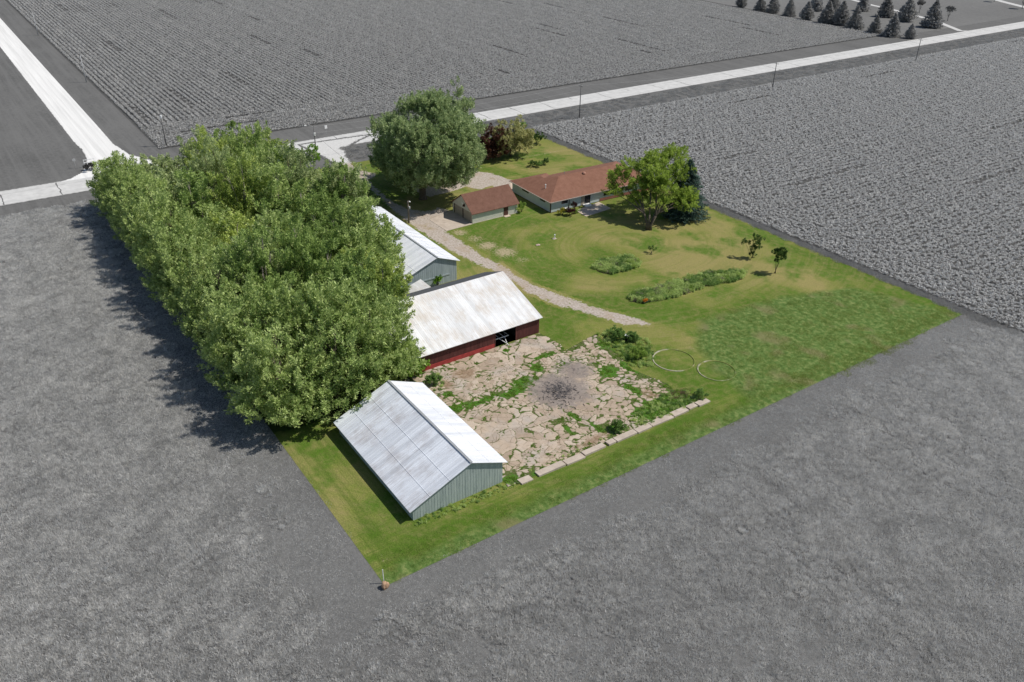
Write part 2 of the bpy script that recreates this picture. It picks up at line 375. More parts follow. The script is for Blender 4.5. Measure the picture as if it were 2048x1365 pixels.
c0 = n.ramp(n.math('ADD', n.math('MULTIPLY', n.noise(p, 3, 4, .7), .4), n.math('MULTIPLY', st, .6)), [(.35, G(.62)), (.6, G(.82))])
m_ = n.rng(n.math('ADD', n.attr('m'), n.math('MULTIPLY', n.math('SUBTRACT', n.noise(p, .6, 3), .5), .6)), .3, .6)
n.bump(n.noise(p, 8, 3), .3, .04); GRAVW = n.done(n.mix(m_, G(.13), c0), .95, .1)
inner = W2([(0, 385), (50, 379), (100, 369), (138, 357), (160, 345), (170, 331), (169, 316), (160, 300)])
sheet('gravel_road', [(-900, 28.3), (-900, 37.8), (-260, 37.8), (-238, 37.5), (-226, 39), (-217, 43), (-212, 47), (-212, -60), (-213.5, -60)]+inner+[(-245, 28.4)], .004, GRAVW, res=.6, feather=1.0)
sheet('highway', [(-213.0, -150), (-203.8, -150), (-203.8, 900), (-213.0, 900)], .02, ROAD)
n = N('road_shoulder_gravel'); p = n.pos(); c0 = n.ramp(n.noise(p, 1.5, 4, .7), [(.3, G(.3)), (.7, G(.62))])
n_m = n.rng(n.math('ADD', n.attr('m'), n.math('MULTIPLY', n.math('SUBTRACT', n.noise(p, 1.2, 3), .5), .8)), .4, .7)
SHO = n.done(n.mix(n_m, G(.13), c0), .95, .1)
sheet('road_shoulder', [(-214.2, -150), (-202.9, -150), (-202.9, 120), (-214.2, 120)], -.004, SHO, res=.5, feather=1.2)

# farm drive (grey outside the plot, warm inside)
n = N('drive_gravel'); p = n.pos(); lc, c = lawn_col(n)
sx = n.node('ShaderNodeSeparateXYZ'); n.put(sx.inputs[0], p); ins = n.rng(sx.outputs[0], PX0-2, PX0+.5)
gc = n.ramp(n.noise(p, 2.5, 5, .75), [(.3, (.24, .19, .14)), (.48, (.41, .35, .295)), (.7, (.58, .52, .47))])
gc = n.mix(n.rng(n.noise(p, .25, 3), .5, .7, 0, .6), gc, (.36, .27, .18))
gg = n.ramp(n.noise(p, 1.5, 4, .7), [(.3, G(.50)), (.7, G(.66))])
lg = G(.13)
fm = n.math('ADD', n.attr('m'), n.math('MULTIPLY', n.math('SUBTRACT', n.noise(p, 1.6, 4, .7), .5), 1.5))
fm = n.rng(n.math('SUBTRACT', fm, n.math('MULTIPLY', n.math('MULTIPLY', n.rng(n.noise(p, .5, 4, .7), .5, .66), ins), .36)), .47, .66)
c0 = n.mix(ins, n.mix(fm, lg, gg), n.mix(fm, lc, gc)); n.bump(n.noise(p, 9, 3, .7), .5, .05); DRIVE = n.done(c0, .95, .1)
dl = [(600, 290), (640, 310), (668, 326), (700, 348), (722, 363), (770, 408), (805, 438), (854, 474.5), (887, 494), (915, 510), (964, 534), (1005, 552), (1030, 570), (1052, 586), (1073, 594), (1117, 614), (1158, 623), (1202, 637), (1246, 651), (1300, 653)]
dr = [(1302, 647), (1261, 633), (1202, 618), (1158, 603), (1117, 588), (1073, 572), (1040, 555), (1007, 531), (964, 511), (931, 487), (893, 464), (900, 445), (909, 424), (880, 415), (850, 423), (815, 418), (780, 400), (748, 372), (738, 360), (752, 354), (752, 348), (722, 341), (704, 328), (694, 315), (690, 302), (697, 292), (716, 281), (740, 270)]
sheet('driveway', W2(dl+dr), .034, DRIVE, res=.35, feather=1.9, ext=.9)
hd = [(905, 352), (925, 346), (950, 343), (985, 347), (1015, 358), (1030, 362), (1040, 380), (1010, 392), (985, 372), (960, 380), (930, 375), (900, 385), (860, 395), (830, 385), (820, 370), (860, 362)]
sheet('house_drive', W2(hd), .038, DRIVE, res=.35, feather=.9, ext=.4)

CONC = None
n = N('concrete_slab'); p = n.pos()
c0 = n.ramp(n.noise(p, .8, 5, .65), [(.3, (.40, .33, .27)), (.7, (.56, .48, .40))]); n.bump(n.noise(p, 8, 3), .2, .02); CONC = n.done(c0, .9, .15)
n = N('tan_concrete'); p = n.pos(); c0 = n.ramp(n.noise(p, 2., 5, .65), [(.3, (.50, .40, .31)), (.7, (.66, .54, .43))]); TANC = n.done(c0, .9, .15)

def slabobj(name, pts, z0, z1, m, label=None, cat=None, kind=None, parent=None):
    o = MB().prism(pts, z0, z1).build(name, m, parent); me = o.data
    import bmesh
    bm = bmesh.new(); bm.from_mesh(me); bmesh.ops.recalc_face_normals(bm, faces=bm.faces); bm.to_mesh(me); bm.free()
    return tag(o, label, cat, kind=kind)
slabobj('garage_apron', W2([(909, 421), (945, 449), (893, 463), (858, 440)]), -.02, .08, CONC, kind='structure')
slabobj('patio', W2([(1151, 422), (1198, 405), (1222, 418), (1172, 434)]), -.02, .09, CONC, kind='structure')
sheet('house_apron', W2([(1020, 363), (1030, 360), (1043, 372), (1038, 384), (1022, 380)]), .05, TANC)

# ------------------------------------------------------------------ the broken concrete yard (real slabs with cracks)
ypoly = np.array(W2([(853, 745), (1080, 667), (1122, 690), (1130, 702), (1190, 669), (1216, 688), (1262, 738), (1335, 768), (1352, 785), (1412, 800), (1046, 964), (1000, 970), (1003, 930), (848, 772)]))
YPX = [(853, 745), (1080, 667), (1122, 690), (1130, 702), (1190, 669), (1216, 688), (1262, 738), (1335, 768), (1352, 785), (1412, 800), (1046, 964), (1000, 970), (1003, 930), (848, 772)]
ypoly[13] = (-88, 46.2); ypoly[12] = (-66.5, 46.1); ypoly[11] = (-65.5, 45.9); ypoly[0] = (-94.7, 46.5); ypoly = np.vstack([ypoly])
rs = np.random.RandomState(11); res = .11
lo = ypoly.min(0)-.3; hi = ypoly.max(0)+.3; xs = np.arange(lo[0], hi[0], res); ys = np.arange(lo[1], hi[1], res)
X, Y = np.meshgrid(xs, ys, indexing='ij'); P = np.stack([X.ravel(), Y.ravel()], 1); sd = poly_sd(P, ypoly)
def vnoise(P, sc, seed, oct=3):
    r = np.random.RandomState(seed); out = np.zeros(len(P)); amp = 1; tot = 0
    for o in range(oct):
        T = r.rand(64, 64); q = P*sc*(2**o)+100; i = np.floor(q).astype(int); f = q-i; f = f*f*(3-2*f)
        g = lambda a, b: T[(i[:, 0]+a) % 64, (i[:, 1]+b) % 64]
        out += amp*((g(0, 0)*(1-f[:, 0])+g(1, 0)*f[:, 0])*(1-f[:, 1])+(g(0, 1)*(1-f[:, 0])+g(1, 1)*f[:, 0])*f[:, 1]); tot += amp; amp *= .5
    return out/tot
big = rs.rand(95, 2)*(hi-lo)+lo; med = rs.rand(1500, 2)*(hi-lo)+lo; dens = vnoise(med, .13, 5)
pst = lambda x, y: at(x, y)[:2]
wash = np.exp(-((med-pst(960, 770))/7.)**2).prod(1)+np.exp(-((med-pst(1290, 730))/6.)**2).prod(1)+np.exp(-((med-pst(1150, 900))/[4., 12]).__pow__(2)).prod(1)
med = med[(dens > .52) | (rs.rand(len(med)) < .15+wash)]
bf = (med[:, 0] < -89.5) & (med[:, 1] > 54.5) & (med[:, 1] < 72); bl_ = np.hypot(med[:, 0]-pst(1010, 865)[0], (med[:, 1]-pst(1010, 865)[1])*.8) < 4.5
med = med[~((bf | bl_) & (rs.rand(len(med)) < .88))]
seeds = np.vstack([big, med]); rsel = rs.rand(len(seeds))
Pw = P+np.stack([vnoise(P, .45, 21)-.5, vnoise(P, .45, 22)-.5], 1)*1.8+np.stack([vnoise(P, 2.2, 23)-.5, vnoise(P, 2.2, 24)-.5], 1)*.35
d1 = np.full(len(P), 9e9); d2 = d1.copy(); i1 = np.zeros(len(P), int)
for k, s in enumerate(seeds):
    d = np.hypot((Pw[:, 0]-s[0])*1.0, (Pw[:, 1]-s[1])*.8); nb = d < d1; d2 = np.where(nb, d1, np.minimum(d2, d)); i1[nb] = k; d1 = np.minimum(d1, d)
gap = d2-d1
green = lin(vnoise(P, .16, 31), .5, .72)
def blob(x, y, rx, ry, s=1., rot=0.):
    c_ = at(x, y)[:2]; q = P-c_; ca, sa = math.cos(rot), math.sin(rot); u = q[:, 0]*ca+q[:, 1]*sa; v_ = -q[:, 0]*sa+q[:, 1]*ca
    return s*np.exp(-((u/rx)**2+(v_/ry)**2))
G1 = np.zeros(len(P))
for b in ((1050, 765, 1.2, 2.4), (1030, 785, .9, 2.6), (960, 805, .7, 3.4), (905, 818, .8, 2.5), (1072, 735, 1.5, .9), (895, 790, .6, .8), (1215, 745, 1.6, 2.0), (1090, 712, .5, 2.5), (1010, 702, .6, .6), (1150, 835, 1.6, .5), (1200, 860, 2.0, .5), (1240, 700, 2.4, 1.2), (1265, 780, 2.2, .8), (1135, 860, 1.4, .4), (1330, 815, 3.2, 3.8), (1290, 830, 2., 2.), (1230, 860, 1, 1.5), (1260, 735, 2, 1.5), (1355, 800, 2.5, 3.), (1085, 945, .8, 1.6), (1020, 960, .8, 1.2), (1210, 690, 1.2, 1.5)):
    G1 = np.maximum(G1, blob(*b, s=1.15))
burn = np.maximum(blob(1118, 783, 4.6, 4.6, 1.2), np.maximum(blob(1150, 742, 3.6, 3.2, .8), blob(1090, 770, 3.6, 3.2, .75)))
dirt = np.maximum(blob(930, 748, 1.6, 2.4, .9), np.maximum(blob(895, 770, 1.8, 1.2, .8), np.maximum(blob(1300, 790, 2.2, 1.4, .7), blob(1190, 880, 1., 4.5, .7))))
wdt = -.01+.05*green+.15*lin(vnoise(P, .45, 33), .5, .85)*(rsel[i1])+.22*lin(vnoise(P, 1.5, 34), .5, .95)
wdt += .6*G1*lin(vnoise(P, 1.1, 35), .25, .6)
wdt += .25*lin(1.5-sd, 0, 1.5)
crack = 1-lin(gap, wdt*.7, np.maximum(wdt, 0)*1.25+.045)
crack = np.maximum(crack, lin(G1+(vnoise(P, 1.3, 36)-.5)*.9, .55, .75)); crack *= 1-.85*lin(burn, .5, .9)
tilt = (rsel[i1]-.5)*.10
z = .06+(1-crack)*(.05+tilt*.3)
I = np.arange(len(P)).reshape(len(xs), len(ys)); Q = np.stack([I[:-1, :-1], I[1:, :-1], I[1:, 1:], I[:-1, 1:]], -1).reshape(-1, 4)
Q = Q[(sd[Q] > 0).all(1)]; used = np.unique(Q); re = np.zeros(len(P), int); re[used] = np.arange(len(used))
n = N('broken_concrete'); p = n.pos(); cell = n.attr('cell')
cc_ = n.ramp(n.math('ADD', n.math('MULTIPLY', cell, .4), n.math('MULTIPLY', n.noise(p, .9, 5, .65), .6)), [(.2, (.33, .255, .19)), (.5, (.45, .355, .27)), (.8, (.55, .46, .37))])
cc_ = n.mix(n.rng(n.noise(p, 1.3, 5, .75), .54, .7, 0, .6), cc_, (.27, .205, .15))
cc_ = n.mix(n.rng(n.noise(p, .22, 4, .6), .5, .68, 0, .55), cc_, (.40, .37, .34))
vg = n.ramp(n.noise(p, 3.5, 4, .7), [(.3, (.03, .05, .012)), (.48, (.075, .125, .02)), (.62, (.13, .11, .06)), (.75, (.24, .18, .115))])
gs = n.attr('lush'); vg = n.mix(n.rng(n.math('ADD', gs, n.math('SUBTRACT', n.noise(p, 2, 3), .5)), .3, .6), vg, n.ramp(n.noise(p, 5, 3, .7), [(.3, (.035, .10, .012)), (.7, (.10, .22, .025))]))
c0 = n.mix(n.rng(n.attr('crack'), .25, .7), cc_, vg)
dm = n.rng(n.math('ADD', n.attr('dirt'), n.math('MULTIPLY', n.math('SUBTRACT', n.noise(p, 1.1, 5, .75), .45), 1.9)), .42, .85, 0, .85)
cr_ = n.vor(n.mix(.06, p, n.noise(p, 1.2, 3, .6, 0, True)), .9, 'DISTANCE_TO_EDGE'); c0 = n.mix(n.math('MULTIPLY', n.rng(cr_.outputs['Distance'], .012, .03, .75, 0), n.rng(n.noise(p, .6, 2), .4, .55)), c0, (.13, .10, .06))
c0 = n.mix(dm, c0, n.ramp(n.noise(p, 4, 4, .7), [(.3, (.15, .095, .055)), (.7, (.33, .23, .15))]))
bn = n.attr('burn'); nb = n.math('SUBTRACT', n.noise(p, 1.1, 5, .75), .5)
c0 = n.mix(n.rng(n.math('ADD', bn, n.math('MULTIPLY', nb, 1.5)), .32, .62, 0, .8), c0, (.235, .20, .18))
c0 = n.mix(n.rng(n.math('ADD', bn, n.math('MULTIPLY', n.math('SUBTRACT', n.noise(p, 2.0, 6, .85), .5), 3.2)), .85, 1.15, 0, .85), c0, (.045, .045, .05))
n.bump(n.noise(p, 6, 4, .7), .35, .04); YARD = n.done(c0, .92, .12)
V = np.concatenate([P[used], z[used, None]], 1)
tag(link('concrete_yard', mesh_np('concrete_yard', V, re[Q], YARD, attrs={'crack': crack[used], 'cell': rsel[i1][used], 'lush': G1[used], 'burn': burn[used], 'dirt': dirt[used]})), kind='structure')
yard_crack_pts = P[(crack > .8) & (sd > .15)]; yard_crack_g = G1[(crack > .8) & (sd > .15)]

# ================================================================== BUILDINGS
def root(name, loc, label, cat, rz=0, group=None): return empty(name, loc, rz, label, cat, group)
def fixn(o):
    import bmesh
    bm = bmesh.new(); bm.from_mesh(o.data); bmesh.ops.recalc_face_normals(bm, faces=bm.faces); bm.to_mesh(o.data); bm.free(); return o

def metal_roof(name, c_lo, c_hi, rust, rust_amt, axis, rough=.5, panel=.9, stainw=(.25, 1.6)):
    """painted/galvanised sheet: panels run down the slope; axis = index of the ridge direction"""
    n = N(name); v = n.obj()
    sc = [stainw[0]]*3; sc[axis] = stainw[1]
    st = n.noise(n.map(v, tuple(sc)), 1., 4, .65); sp = n.node('ShaderNodeSeparateXYZ'); n.put(sp.inputs[0], v)
    pn = n.node('ShaderNodeTexWhiteNoise', noise_dimensions='1D'); n.put(pn.inputs['W'], n.math('FLOOR', n.math('DIVIDE', sp.outputs[axis], panel)))
    f = n.math('ADD', n.math('MULTIPLY', st, .75), n.math('MULTIPLY', pn.outputs['Value'], .25))
    col = n.ramp(f, [(.25, c_lo), (.6, c_hi)])
    rn = n.math('ADD', n.noise(v, .28, 3, .6), n.math('MULTIPLY', n.math('SUBTRACT', n.noise(n.map(v, tuple(q*3 for q in sc)), 1, 4, .75), .5), .9))
    col = n.mix(n.rng(rn, .62-rust_amt*.2, .80-rust_amt*.1, 0, .55), col, rust)
    return n.done(col, rough, .4, .0)

RW = metal_roof('galvanised_roof', (.56, .585, .63), (.80, .83, .88), (.33, .28, .26), .75, 0, .5, .8, (.14, 4.2))
RWB = metal_roof('weathered_white_roof', (.60, .60, .60), (.80, .80, .80), (.52, .43, .33), 1.0, 1, .6, .66)
RW2 = metal_roof('pale_roof', (.60, .62, .66), (.80, .81, .84), (.6, .55, .5), 0, 0, .5, .8)
def wallmat(name, a, b, stain, axis, amt=.5):
    n = N(name); v = n.obj(); sc = [2.2, 2.2, .25]
    st = n.noise(n.map(v, tuple(sc)), 1.2, 4, .7); fine = n.noise(n.map(v, (4, 4, .9)), 1.3, 4, .75)
    col = n.ramp(st, [(.3, a), (.65, b)])
    col = n.mix(n.rng(fine, .60, .72, 0, amt), col, stain); return n.done(col, .75, .25)
GREENW = wallmat('peeling_green_steel', (.29, .345, .33), (.42, .475, .445), (.09, .11, .14), 1, .8)
BLUEW = wallmat('blue_grey_steel', (.27, .325, .345), (.40, .46, .48), (.30, .28, .26), 1, .4)
REDW = wallmat('old_red_boards', (.075, .028, .024), (.135, .045, .040), (.20, .14, .125), 1, .7)
REDB = plain('bright_red_paint', (.34, .05, .045), .7, .25, 1.5)
DARKR = plain('dark_grey_roofing', (.105, .11, .12), .7, .15, 1.5)
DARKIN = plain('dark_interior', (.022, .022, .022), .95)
WHITE = plain('white_paint', (.78, .78, .76), .6, .05)
TRIM = plain('brown_trim', (.06, .035, .028), .7)
GLASS = N('window_glass').done((.02, .025, .03), .12, .6)
STEEL = plain('dull_steel', (.32, .33, .34), .5, .1)

def ribs(mb, p0, p1, q0, q1, step, w_, h):
    """ribs from edge p0->p1 (ridge) to q0->q1 (eave)"""
    p0, p1, q0, q1 = [np.array(k, float) for k in (p0, p1, q0, q1)]; L = np.linalg.norm(p1-p0); k = int(L/step)
    nrm = np.cross(p1-p0, q0-p0); nrm /= np.linalg.norm(nrm); nrm *= np.sign(nrm[2]); e = (p1-p0)/L
    for i in range(k+1):
        t = i*step+.02; a = p0+e*t; b = q0+e*t
        c = [a-e*w_/2, a+e*w_/2, b+e*w_/2, b-e*w_/2]
        mb.hexa([x-nrm*.01 for x in c], [x+nrm*h for x in c])
    return mb
def roof_part(name, m, rt, o, p0, p1, q0, q1, th=.07, step=.4, w_=.05, h=.025, laps=()):
    P_ = [np.array(k, float)-o for k in (p0, p1, q1, q0)]
    mb = MB().slab(P_, th)
    if step: ribs(mb, P_[0], P_[1], P_[3], P_[2], step, w_, h)
    for t in laps:
        a = P_[0]+(P_[3]-P_[0])*t; b = P_[1]+(P_[2]-P_[1])*t; mb.bar(a+[0, 0, .015], b+[0, 0, .015], .07, .03)
    return fixn(mb.build(name, m, rt))

# --- near green shed with the low eave on the west
o = np.array([-77., 39.6, 0]); s1 = root('machine_shed', o, 'green steel shed with pale corrugated roof at the near corner of the cracked yard', 'shed')
x0, x1 = -87.3, -66.75; prof = [(33.3, -.02), (33.3, 1.86), (41.25, 5.24), (45.95, 3.24), (45.95, -.02)]
mb = MB()
for xa, xb in ((x0, x0+.12), (x1-.12, x1)):
    k = len(prof); mb.add([(xa-o[0], y-o[1], z_) for y, z_ in prof]+[(xb-o[0], y-o[1], z_) for y, z_ in prof],
        [tuple(range(k)), tuple(range(2*k-1, k-1, -1))]+[(i, (i+1) % k, (i+1) % k+k, i+k) for i in range(k)])
mb.box(x0-o[0]+.12, x1-o[0]-.12, 33.3-o[1], 33.42-o[1], -.02, 1.86).box(x0-o[0]+.12, x1-o[0]-.12, 45.83-o[1], 45.95-o[1], -.02, 3.2)
for i in range(32):                                                # vertical ribs of the gable sheet
    y = 33.5+i*.39; zt = 1.86+(y-33.3)*.425 if y < 41.25 else 5.24-(y-41.25)*.425
    mb.box(x1-o[0]-.01, x1-o[0]+.018, y-o[1], y-o[1]+.05, 0, zt-.1)
for i in range(50): mb.box(x0-o[0]+.3+i*.405, x0-o[0]+.35+i*.405, 33.28-o[1], 33.31-o[1], 0, 1.8)
fixn(mb.build('wall', GREENW, s1))
rx0, rx1 = -87.75, -66.42
r1 = roof_part('roof', RW, s1, o, (rx0, 41.25, 5.36), (rx1, 41.25, 5.36), (rx0, 32.75, 1.75), (rx1, 32.75, 1.75), laps=(.36, .68)); tag(r1, 'greyish west slope of the roof with rust flecks')
r2 = roof_part('roof', RW2, s1, o, (rx0, 41.25, 5.36), (rx1, 41.25, 5.36), (rx0, 46.5, 3.13), (rx1, 46.5, 3.13), laps=(.5,)); tag(r2, 'bright white east slope of the roof')
MB().bar((rx0-o[0]-.02, 41.25-o[1], 5.41), (rx1-o[0]+.02, 41.25-o[1], 5.41), .32, .05).build('ridge_cap', STEEL, s1)

# --- red barn with the open bay
o = np.array([-102., 60., 0]); bn_ = root('red_barn', o, 'long low red barn with rust streaked white metal roof and an open bay', 'barn')
YL, YR = 47.9, 72.05; XF, XB = -94.6, -110.9; ridge = (-105.8, 6.6); fe = (-94.15, 2.98); be = (-111.4, 4.15)
zr = lambda x: (fe[1]+(x-fe[0])*(ridge[1]-fe[1])/(ridge[0]-fe[0]) if x > ridge[0] else be[1]+(x-be[0])*(ridge[1]-be[1])/(ridge[0]-be[0]))-.1
prof = [(XF, -.02), (XF, zr(XF)), (ridge[0], zr(ridge[0])), (XB, zr(XB)), (XB, -.02)]
mb = MB()
for ya, yb in ((YL, YL+.1), (YR-.1, YR)):
    k = 5; mb.add([(x-o[0], ya-o[1], z_) for x, z_ in prof]+[(x-o[0], yb-o[1], z_) for x, z_ in prof],
        [tuple(range(k)), tuple(range(2*k-1, k-1, -1))]+[(i, (i+1) % k, (i+1) % k+k, i+k) for i in range(k)])
zt = zr(XF)-.02
mb.box(XF-.1-o[0], XF-o[0], YL+.1-o[1], 63.32-o[1], -.02, zt).box(XF-.1-o[0], XF-o[0], 67.52-o[1], YR-.1-o[1], -.02, zt)
mb.box(XB-o[0], XB+.1-o[0], YL+.1-o[1], YR-.1-o[1], -.02, zr(XB)-.02)
y = YL+.15
while y < YR-.2:
    if not (63.1 < y < 67.6): mb.box(XF-.01-o[0], XF+.025-o[0], y-o[1], y+.045-o[1], .02, zt-.02)
    y += .24
fixn(mb.build('wall', REDW, bn_))
fixn(MB().box(XF+.03-o[0], XF+.09-o[0], YL+.3-o[1], 63.25-o[1], .02, .78).build('lower_boards', REDB, bn_))
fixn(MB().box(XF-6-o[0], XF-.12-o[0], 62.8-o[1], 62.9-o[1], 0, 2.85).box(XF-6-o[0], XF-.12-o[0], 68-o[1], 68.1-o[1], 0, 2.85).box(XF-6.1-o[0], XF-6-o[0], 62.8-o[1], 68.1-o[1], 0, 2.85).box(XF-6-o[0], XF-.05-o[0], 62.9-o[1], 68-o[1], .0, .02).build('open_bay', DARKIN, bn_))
for yy in (67.38, 63.33): MB().box(XF-.14-o[0], XF+.03-o[0], yy-o[1], yy+.13-o[1], 0, zt).build('bay_post', REDW, bn_)
q = roof_part('roof', RWB, bn_, o, (ridge[0], 47.5, ridge[1]), (ridge[0], 72.4, ridge[1]), (fe[0], 47.5, fe[1]), (fe[0], 72.4, fe[1]), step=.33, w_=.04, h=.02, laps=(.48,)); tag(q, 'white front roof slope with rusty stains')
q = roof_part('roof', DARKR, bn_, o, (ridge[0]-.01, 47.5, ridge[1]-.01), (ridge[0]-.01, 72.4, ridge[1]-.01), (be[0], 47.5, be[1]), (be[0], 72.4, be[1]), step=.6, w_=.05, h=.012); tag(q, 'dark grey back roof slope')

# --- farther blue-grey shed, partly under the trees
o = np.array([-134., 65., 0]); s2 = root('long_shed', o, 'blue grey steel shed with white roof half hidden under the grove', 'shed')
x0, x1 = -149.5, -118.75; prof = [(58.6, -.02), (58.6, 2.35), (66.9, 5.5), (71.0, 3.95), (71.0, -.02)]; mb = MB()
for xa, xb in ((x0, x0+.12), (x1-.12, x1)):
    k = 5; mb.add([(xa-o[0], y-o[1], z_) for y, z_ in prof]+[(xb-o[0], y-o[1], z_) for y, z_ in prof],
        [tuple(range(k)), tuple(range(2*k-1, k-1, -1))]+[(i, (i+1) % k, (i+1) % k+k, i+k) for i in range(k)])
mb.box(x0-o[0]+.12, x1-o[0]-.12, 58.6-o[1], 58.72-o[1], -.02, 2.35).box(x0-o[0]+.12, x1-o[0]-.12, 70.88-o[1], 71-o[1], -.02, 3.9)
for i in range(31):
    y = 58.75+i*.4; zt2 = 2.35+(y-58.6)*.379 if y < 66.9 else 5.5-(y-66.9)*.379
    mb.box(x1-o[0]-.01, x1-o[0]+.02, y-o[1], y-o[1]+.05, 0, zt2-.1)
fixn(mb.build('wall', BLUEW, s2))
fixn(MB().box(x1-o[0]+.03, x1-o[0]+.09, 60.5-o[1], 69.5-o[1], 1.5, 1.75).build('girt_band', BLUEW, s2))
rx0, rx1 = -149.9, -118.4
roof_part('roof', RW2, s2, o, (rx0, 66.9, 5.62), (rx1, 66.9, 5.62), (rx0, 58.1, 2.28), (rx1, 58.1, 2.28), laps=(.5,))
roof_part('roof', RW2, s2, o, (rx0, 66.9, 5.62), (rx1, 66.9, 5.62), (rx0, 71.6, 3.83), (rx1, 71.6, 3.83), laps=(.5,))
MB().bar((rx0-o[0], 66.9-o[1], 5.66), (rx1-o[0], 66.9-o[1], 5.66), .3, .05).build('ridge_cap', STEEL, s2)

# --- small white-roofed shed between barn and shed
o = np.array([-115., 61., 0]); s3 = root('small_shed', o, 'little lean-to shed with white roof between red barn and blue grey shed', 'shed')
fixn(MB().hexa([(-2.6, -1.7, 0), (2.6, -1.7, 0), (2.6, 1.8, 0), (-2.6, 1.8, 0)], [(-2.6, -1.7, 1.4), (2.6, -1.7, 1.4), (2.6, 1.8, 2.45), (-2.6, 1.8, 2.45)]).build('wall', BLUEW, s3))
roof_part('roof', RWB, s3, np.zeros(3), (-2.8, 2.0, 2.62), (2.9, 2.0, 2.62), (-2.8, -2.0, 1.42), (2.9, -2.0, 1.42), step=.4)

# --- shingles
def shingle(name, a, b):
    n = N(name); v = n.obj(); br = n.node('ShaderNodeTexBrick'); n.put(br.inputs['Vector'], n.map(v, (1, 1, 1), (0, 0, 0)))
    f = n.math('ADD', n.math('MULTIPLY', n.noise(v, 1.1, 4, .7), .6), n.math('MULTIPLY', n.noise(v, 7., 2, .7), .4))
    col = n.ramp(f, [(.35, a), (.65, b)]); n.bump(n.noise(v, 9, 2), .3, .02); return n.done(col, .9, .15)
SHI = shingle('brown_shingles', (.135, .068, .048), (.20, .104, .076)); SHI2 = shingle('red_brown_shingles', (.185, .088, .058), (.27, .138, .096))
SIDG = plain('cream_siding', (.60, .585, .50), .75, .05, 1.); SIDH = plain('pale_house_siding', (.50, .56, .58), .75, .05, 1.)
BEIGE = plain('beige_door', (.36, .31, .25), .7, .08)
BRD = plain('brown_door', (.085, .038, .030), .6, .1)

# --- garage
o = np.array([-143.8, 93.5, 0]); ga = root('garage', o, 'cream two door garage with brown shingled gable roof', 'garage')
hx, ya, yb = 4.0, 87.75-93.5, 99.3-93.5; mb = MB()
for p_, q_ in ((ya, ya+.12), (yb-.12, yb)):
    prof = [(-hx, 0), (-hx, 2.4), (0, 5.18), (hx, 2.4), (hx, 0)]
    if p_ == ya:      # gable wall with the two door openings
        mb.add([(-hx, p_, 2.25), (-hx, p_, 2.4), (0, p_, 5.18), (hx, p_, 2.4), (hx, p_, 2.25), (-hx, q_, 2.25), (-hx, q_, 2.4), (0, q_, 5.18), (hx, q_, 2.4), (hx, q_, 2.25)],
               [(0, 1, 2, 3, 4), (9, 8, 7, 6, 5)]+[(i, (i+1) % 5, (i+1) % 5+5, i+5) for i in range(5)])
        mb.box(-hx, -hx+.45, p_, q_, 0, 2.25).box(hx-.35, hx, p_, q_, 0, 2.25)
    else:
        mb.add([(x, p_, z_) for x, z_ in prof]+[(x, q_, z_) for x, z_ in prof], [tuple(range(5)), tuple(range(9, 4, -1))]+[(i, (i+1) % 5, (i+1) % 5+5, i+5) for i in range(5)])
mb.box(hx-.12, hx, ya+.12, yb-.12, 0, 2.42).box(-hx, -hx+.12, ya+.12, yb-.12, 0, 2.42)
for i in range(11): mb.box(hx, hx+.018, ya+.05, yb-.05, .12+i*.2, .135+i*.2)      # lap siding lines
fixn(mb.build('wall', SIDG, ga))
for xx in (-hx+.45, .03): MB().box(xx, xx+.25, ya-.02, ya+.1, 0, 2.25).build('door_post', TRIM, ga)
for xa, xb in ((-hx+.7, .02), (.3, hx-.35)):
    mb = MB().box(xa, xb, ya+.04, ya+.09, .02, 2.25)
    for i in range(4): mb.box(xa+.05, xb-.05, ya+.015, ya+.04, .08+i*.55, .52+i*.55)
    fixn(mb.build('garage_door', BEIGE, ga))
d = MB().box(hx+.02, hx+.06, 95.7-93.5, 96.85-93.5, .08, 2.15).build('side_door', BRD, ga)
MB().box(hx+.06, hx+.12, 96.65-93.5, 96.72-93.5, 1.0, 1.08).build('handle', STEEL, d)
MB().box(hx+.02, hx+.9, 95.6-93.5, 97.0-93.5, 0, .12).build('doorstep', TANC, ga)
MB().box(hx-.02, hx+.08, ya-.05, yb+.05, -.02, .1).build('foundation', CONC, ga)
for s in (1, -1):
    q = [(0, ya-.35, 5.36), (0, yb+.35, 5.36), (s*4.42, yb+.35, 2.27), (s*4.42, ya-.35, 2.27)]
    if s > 0: q = q[::-1]
    fixn(MB().slab(q, .12).build('roof', SHI, ga))
MB().bar((1.0, ya-.05, 3.1), (.9, ya-.42, 3.25), .25, .5).bar((1, ya-.03, 3.6), (1, ya-.03, 2.9), .08).build('gable_lamp', TRIM, ga)
MB().box(-.3, .3, ya-.03, ya+.0, 3.1, 3.5).build('gable_vent', WHITE, ga)

# --- ranch house
hr = root('ranch_house', (-135.8, 105.4, 0), 'long pale ranch house with red brown hipped roof beside the big shade tree', 'house', rz=R_(-1.66))
wm = MB(); WH = 2.5
def wallx(mb, x, ya, yb, ops, t=.15, sgn=-1):
    """wall in plane x from ya to yb with openings (y0,y1,z0,z1)"""
    c = ya; xa, xb = sorted((x, x+sgn*t))
    for (y0, y1, z0, z1) in sorted(ops):
        mb.box(xa, xb, c, y0, 0, WH)
        if z0 > 0: mb.box(xa, xb, y0, y1, 0, z0)
        mb.box(xa, xb, y0, y1, z1, WH); c = y1
    mb.box(xa, xb, c, yb, 0, WH)
def wally(mb, y, xa_, xb_, ops, t=.15):
    c = xa_
    for (x0_, x1_, z0, z1) in sorted(ops):
        mb.box(c, x0_, y, y+t, 0, WH); mb.box(x0_, x1_, y, y+t, 0, z0); mb.box(x0_, x1_, y, y+t, z1, WH); c = x1_
    mb.box(c, xb_, y, y+t, 0, WH)
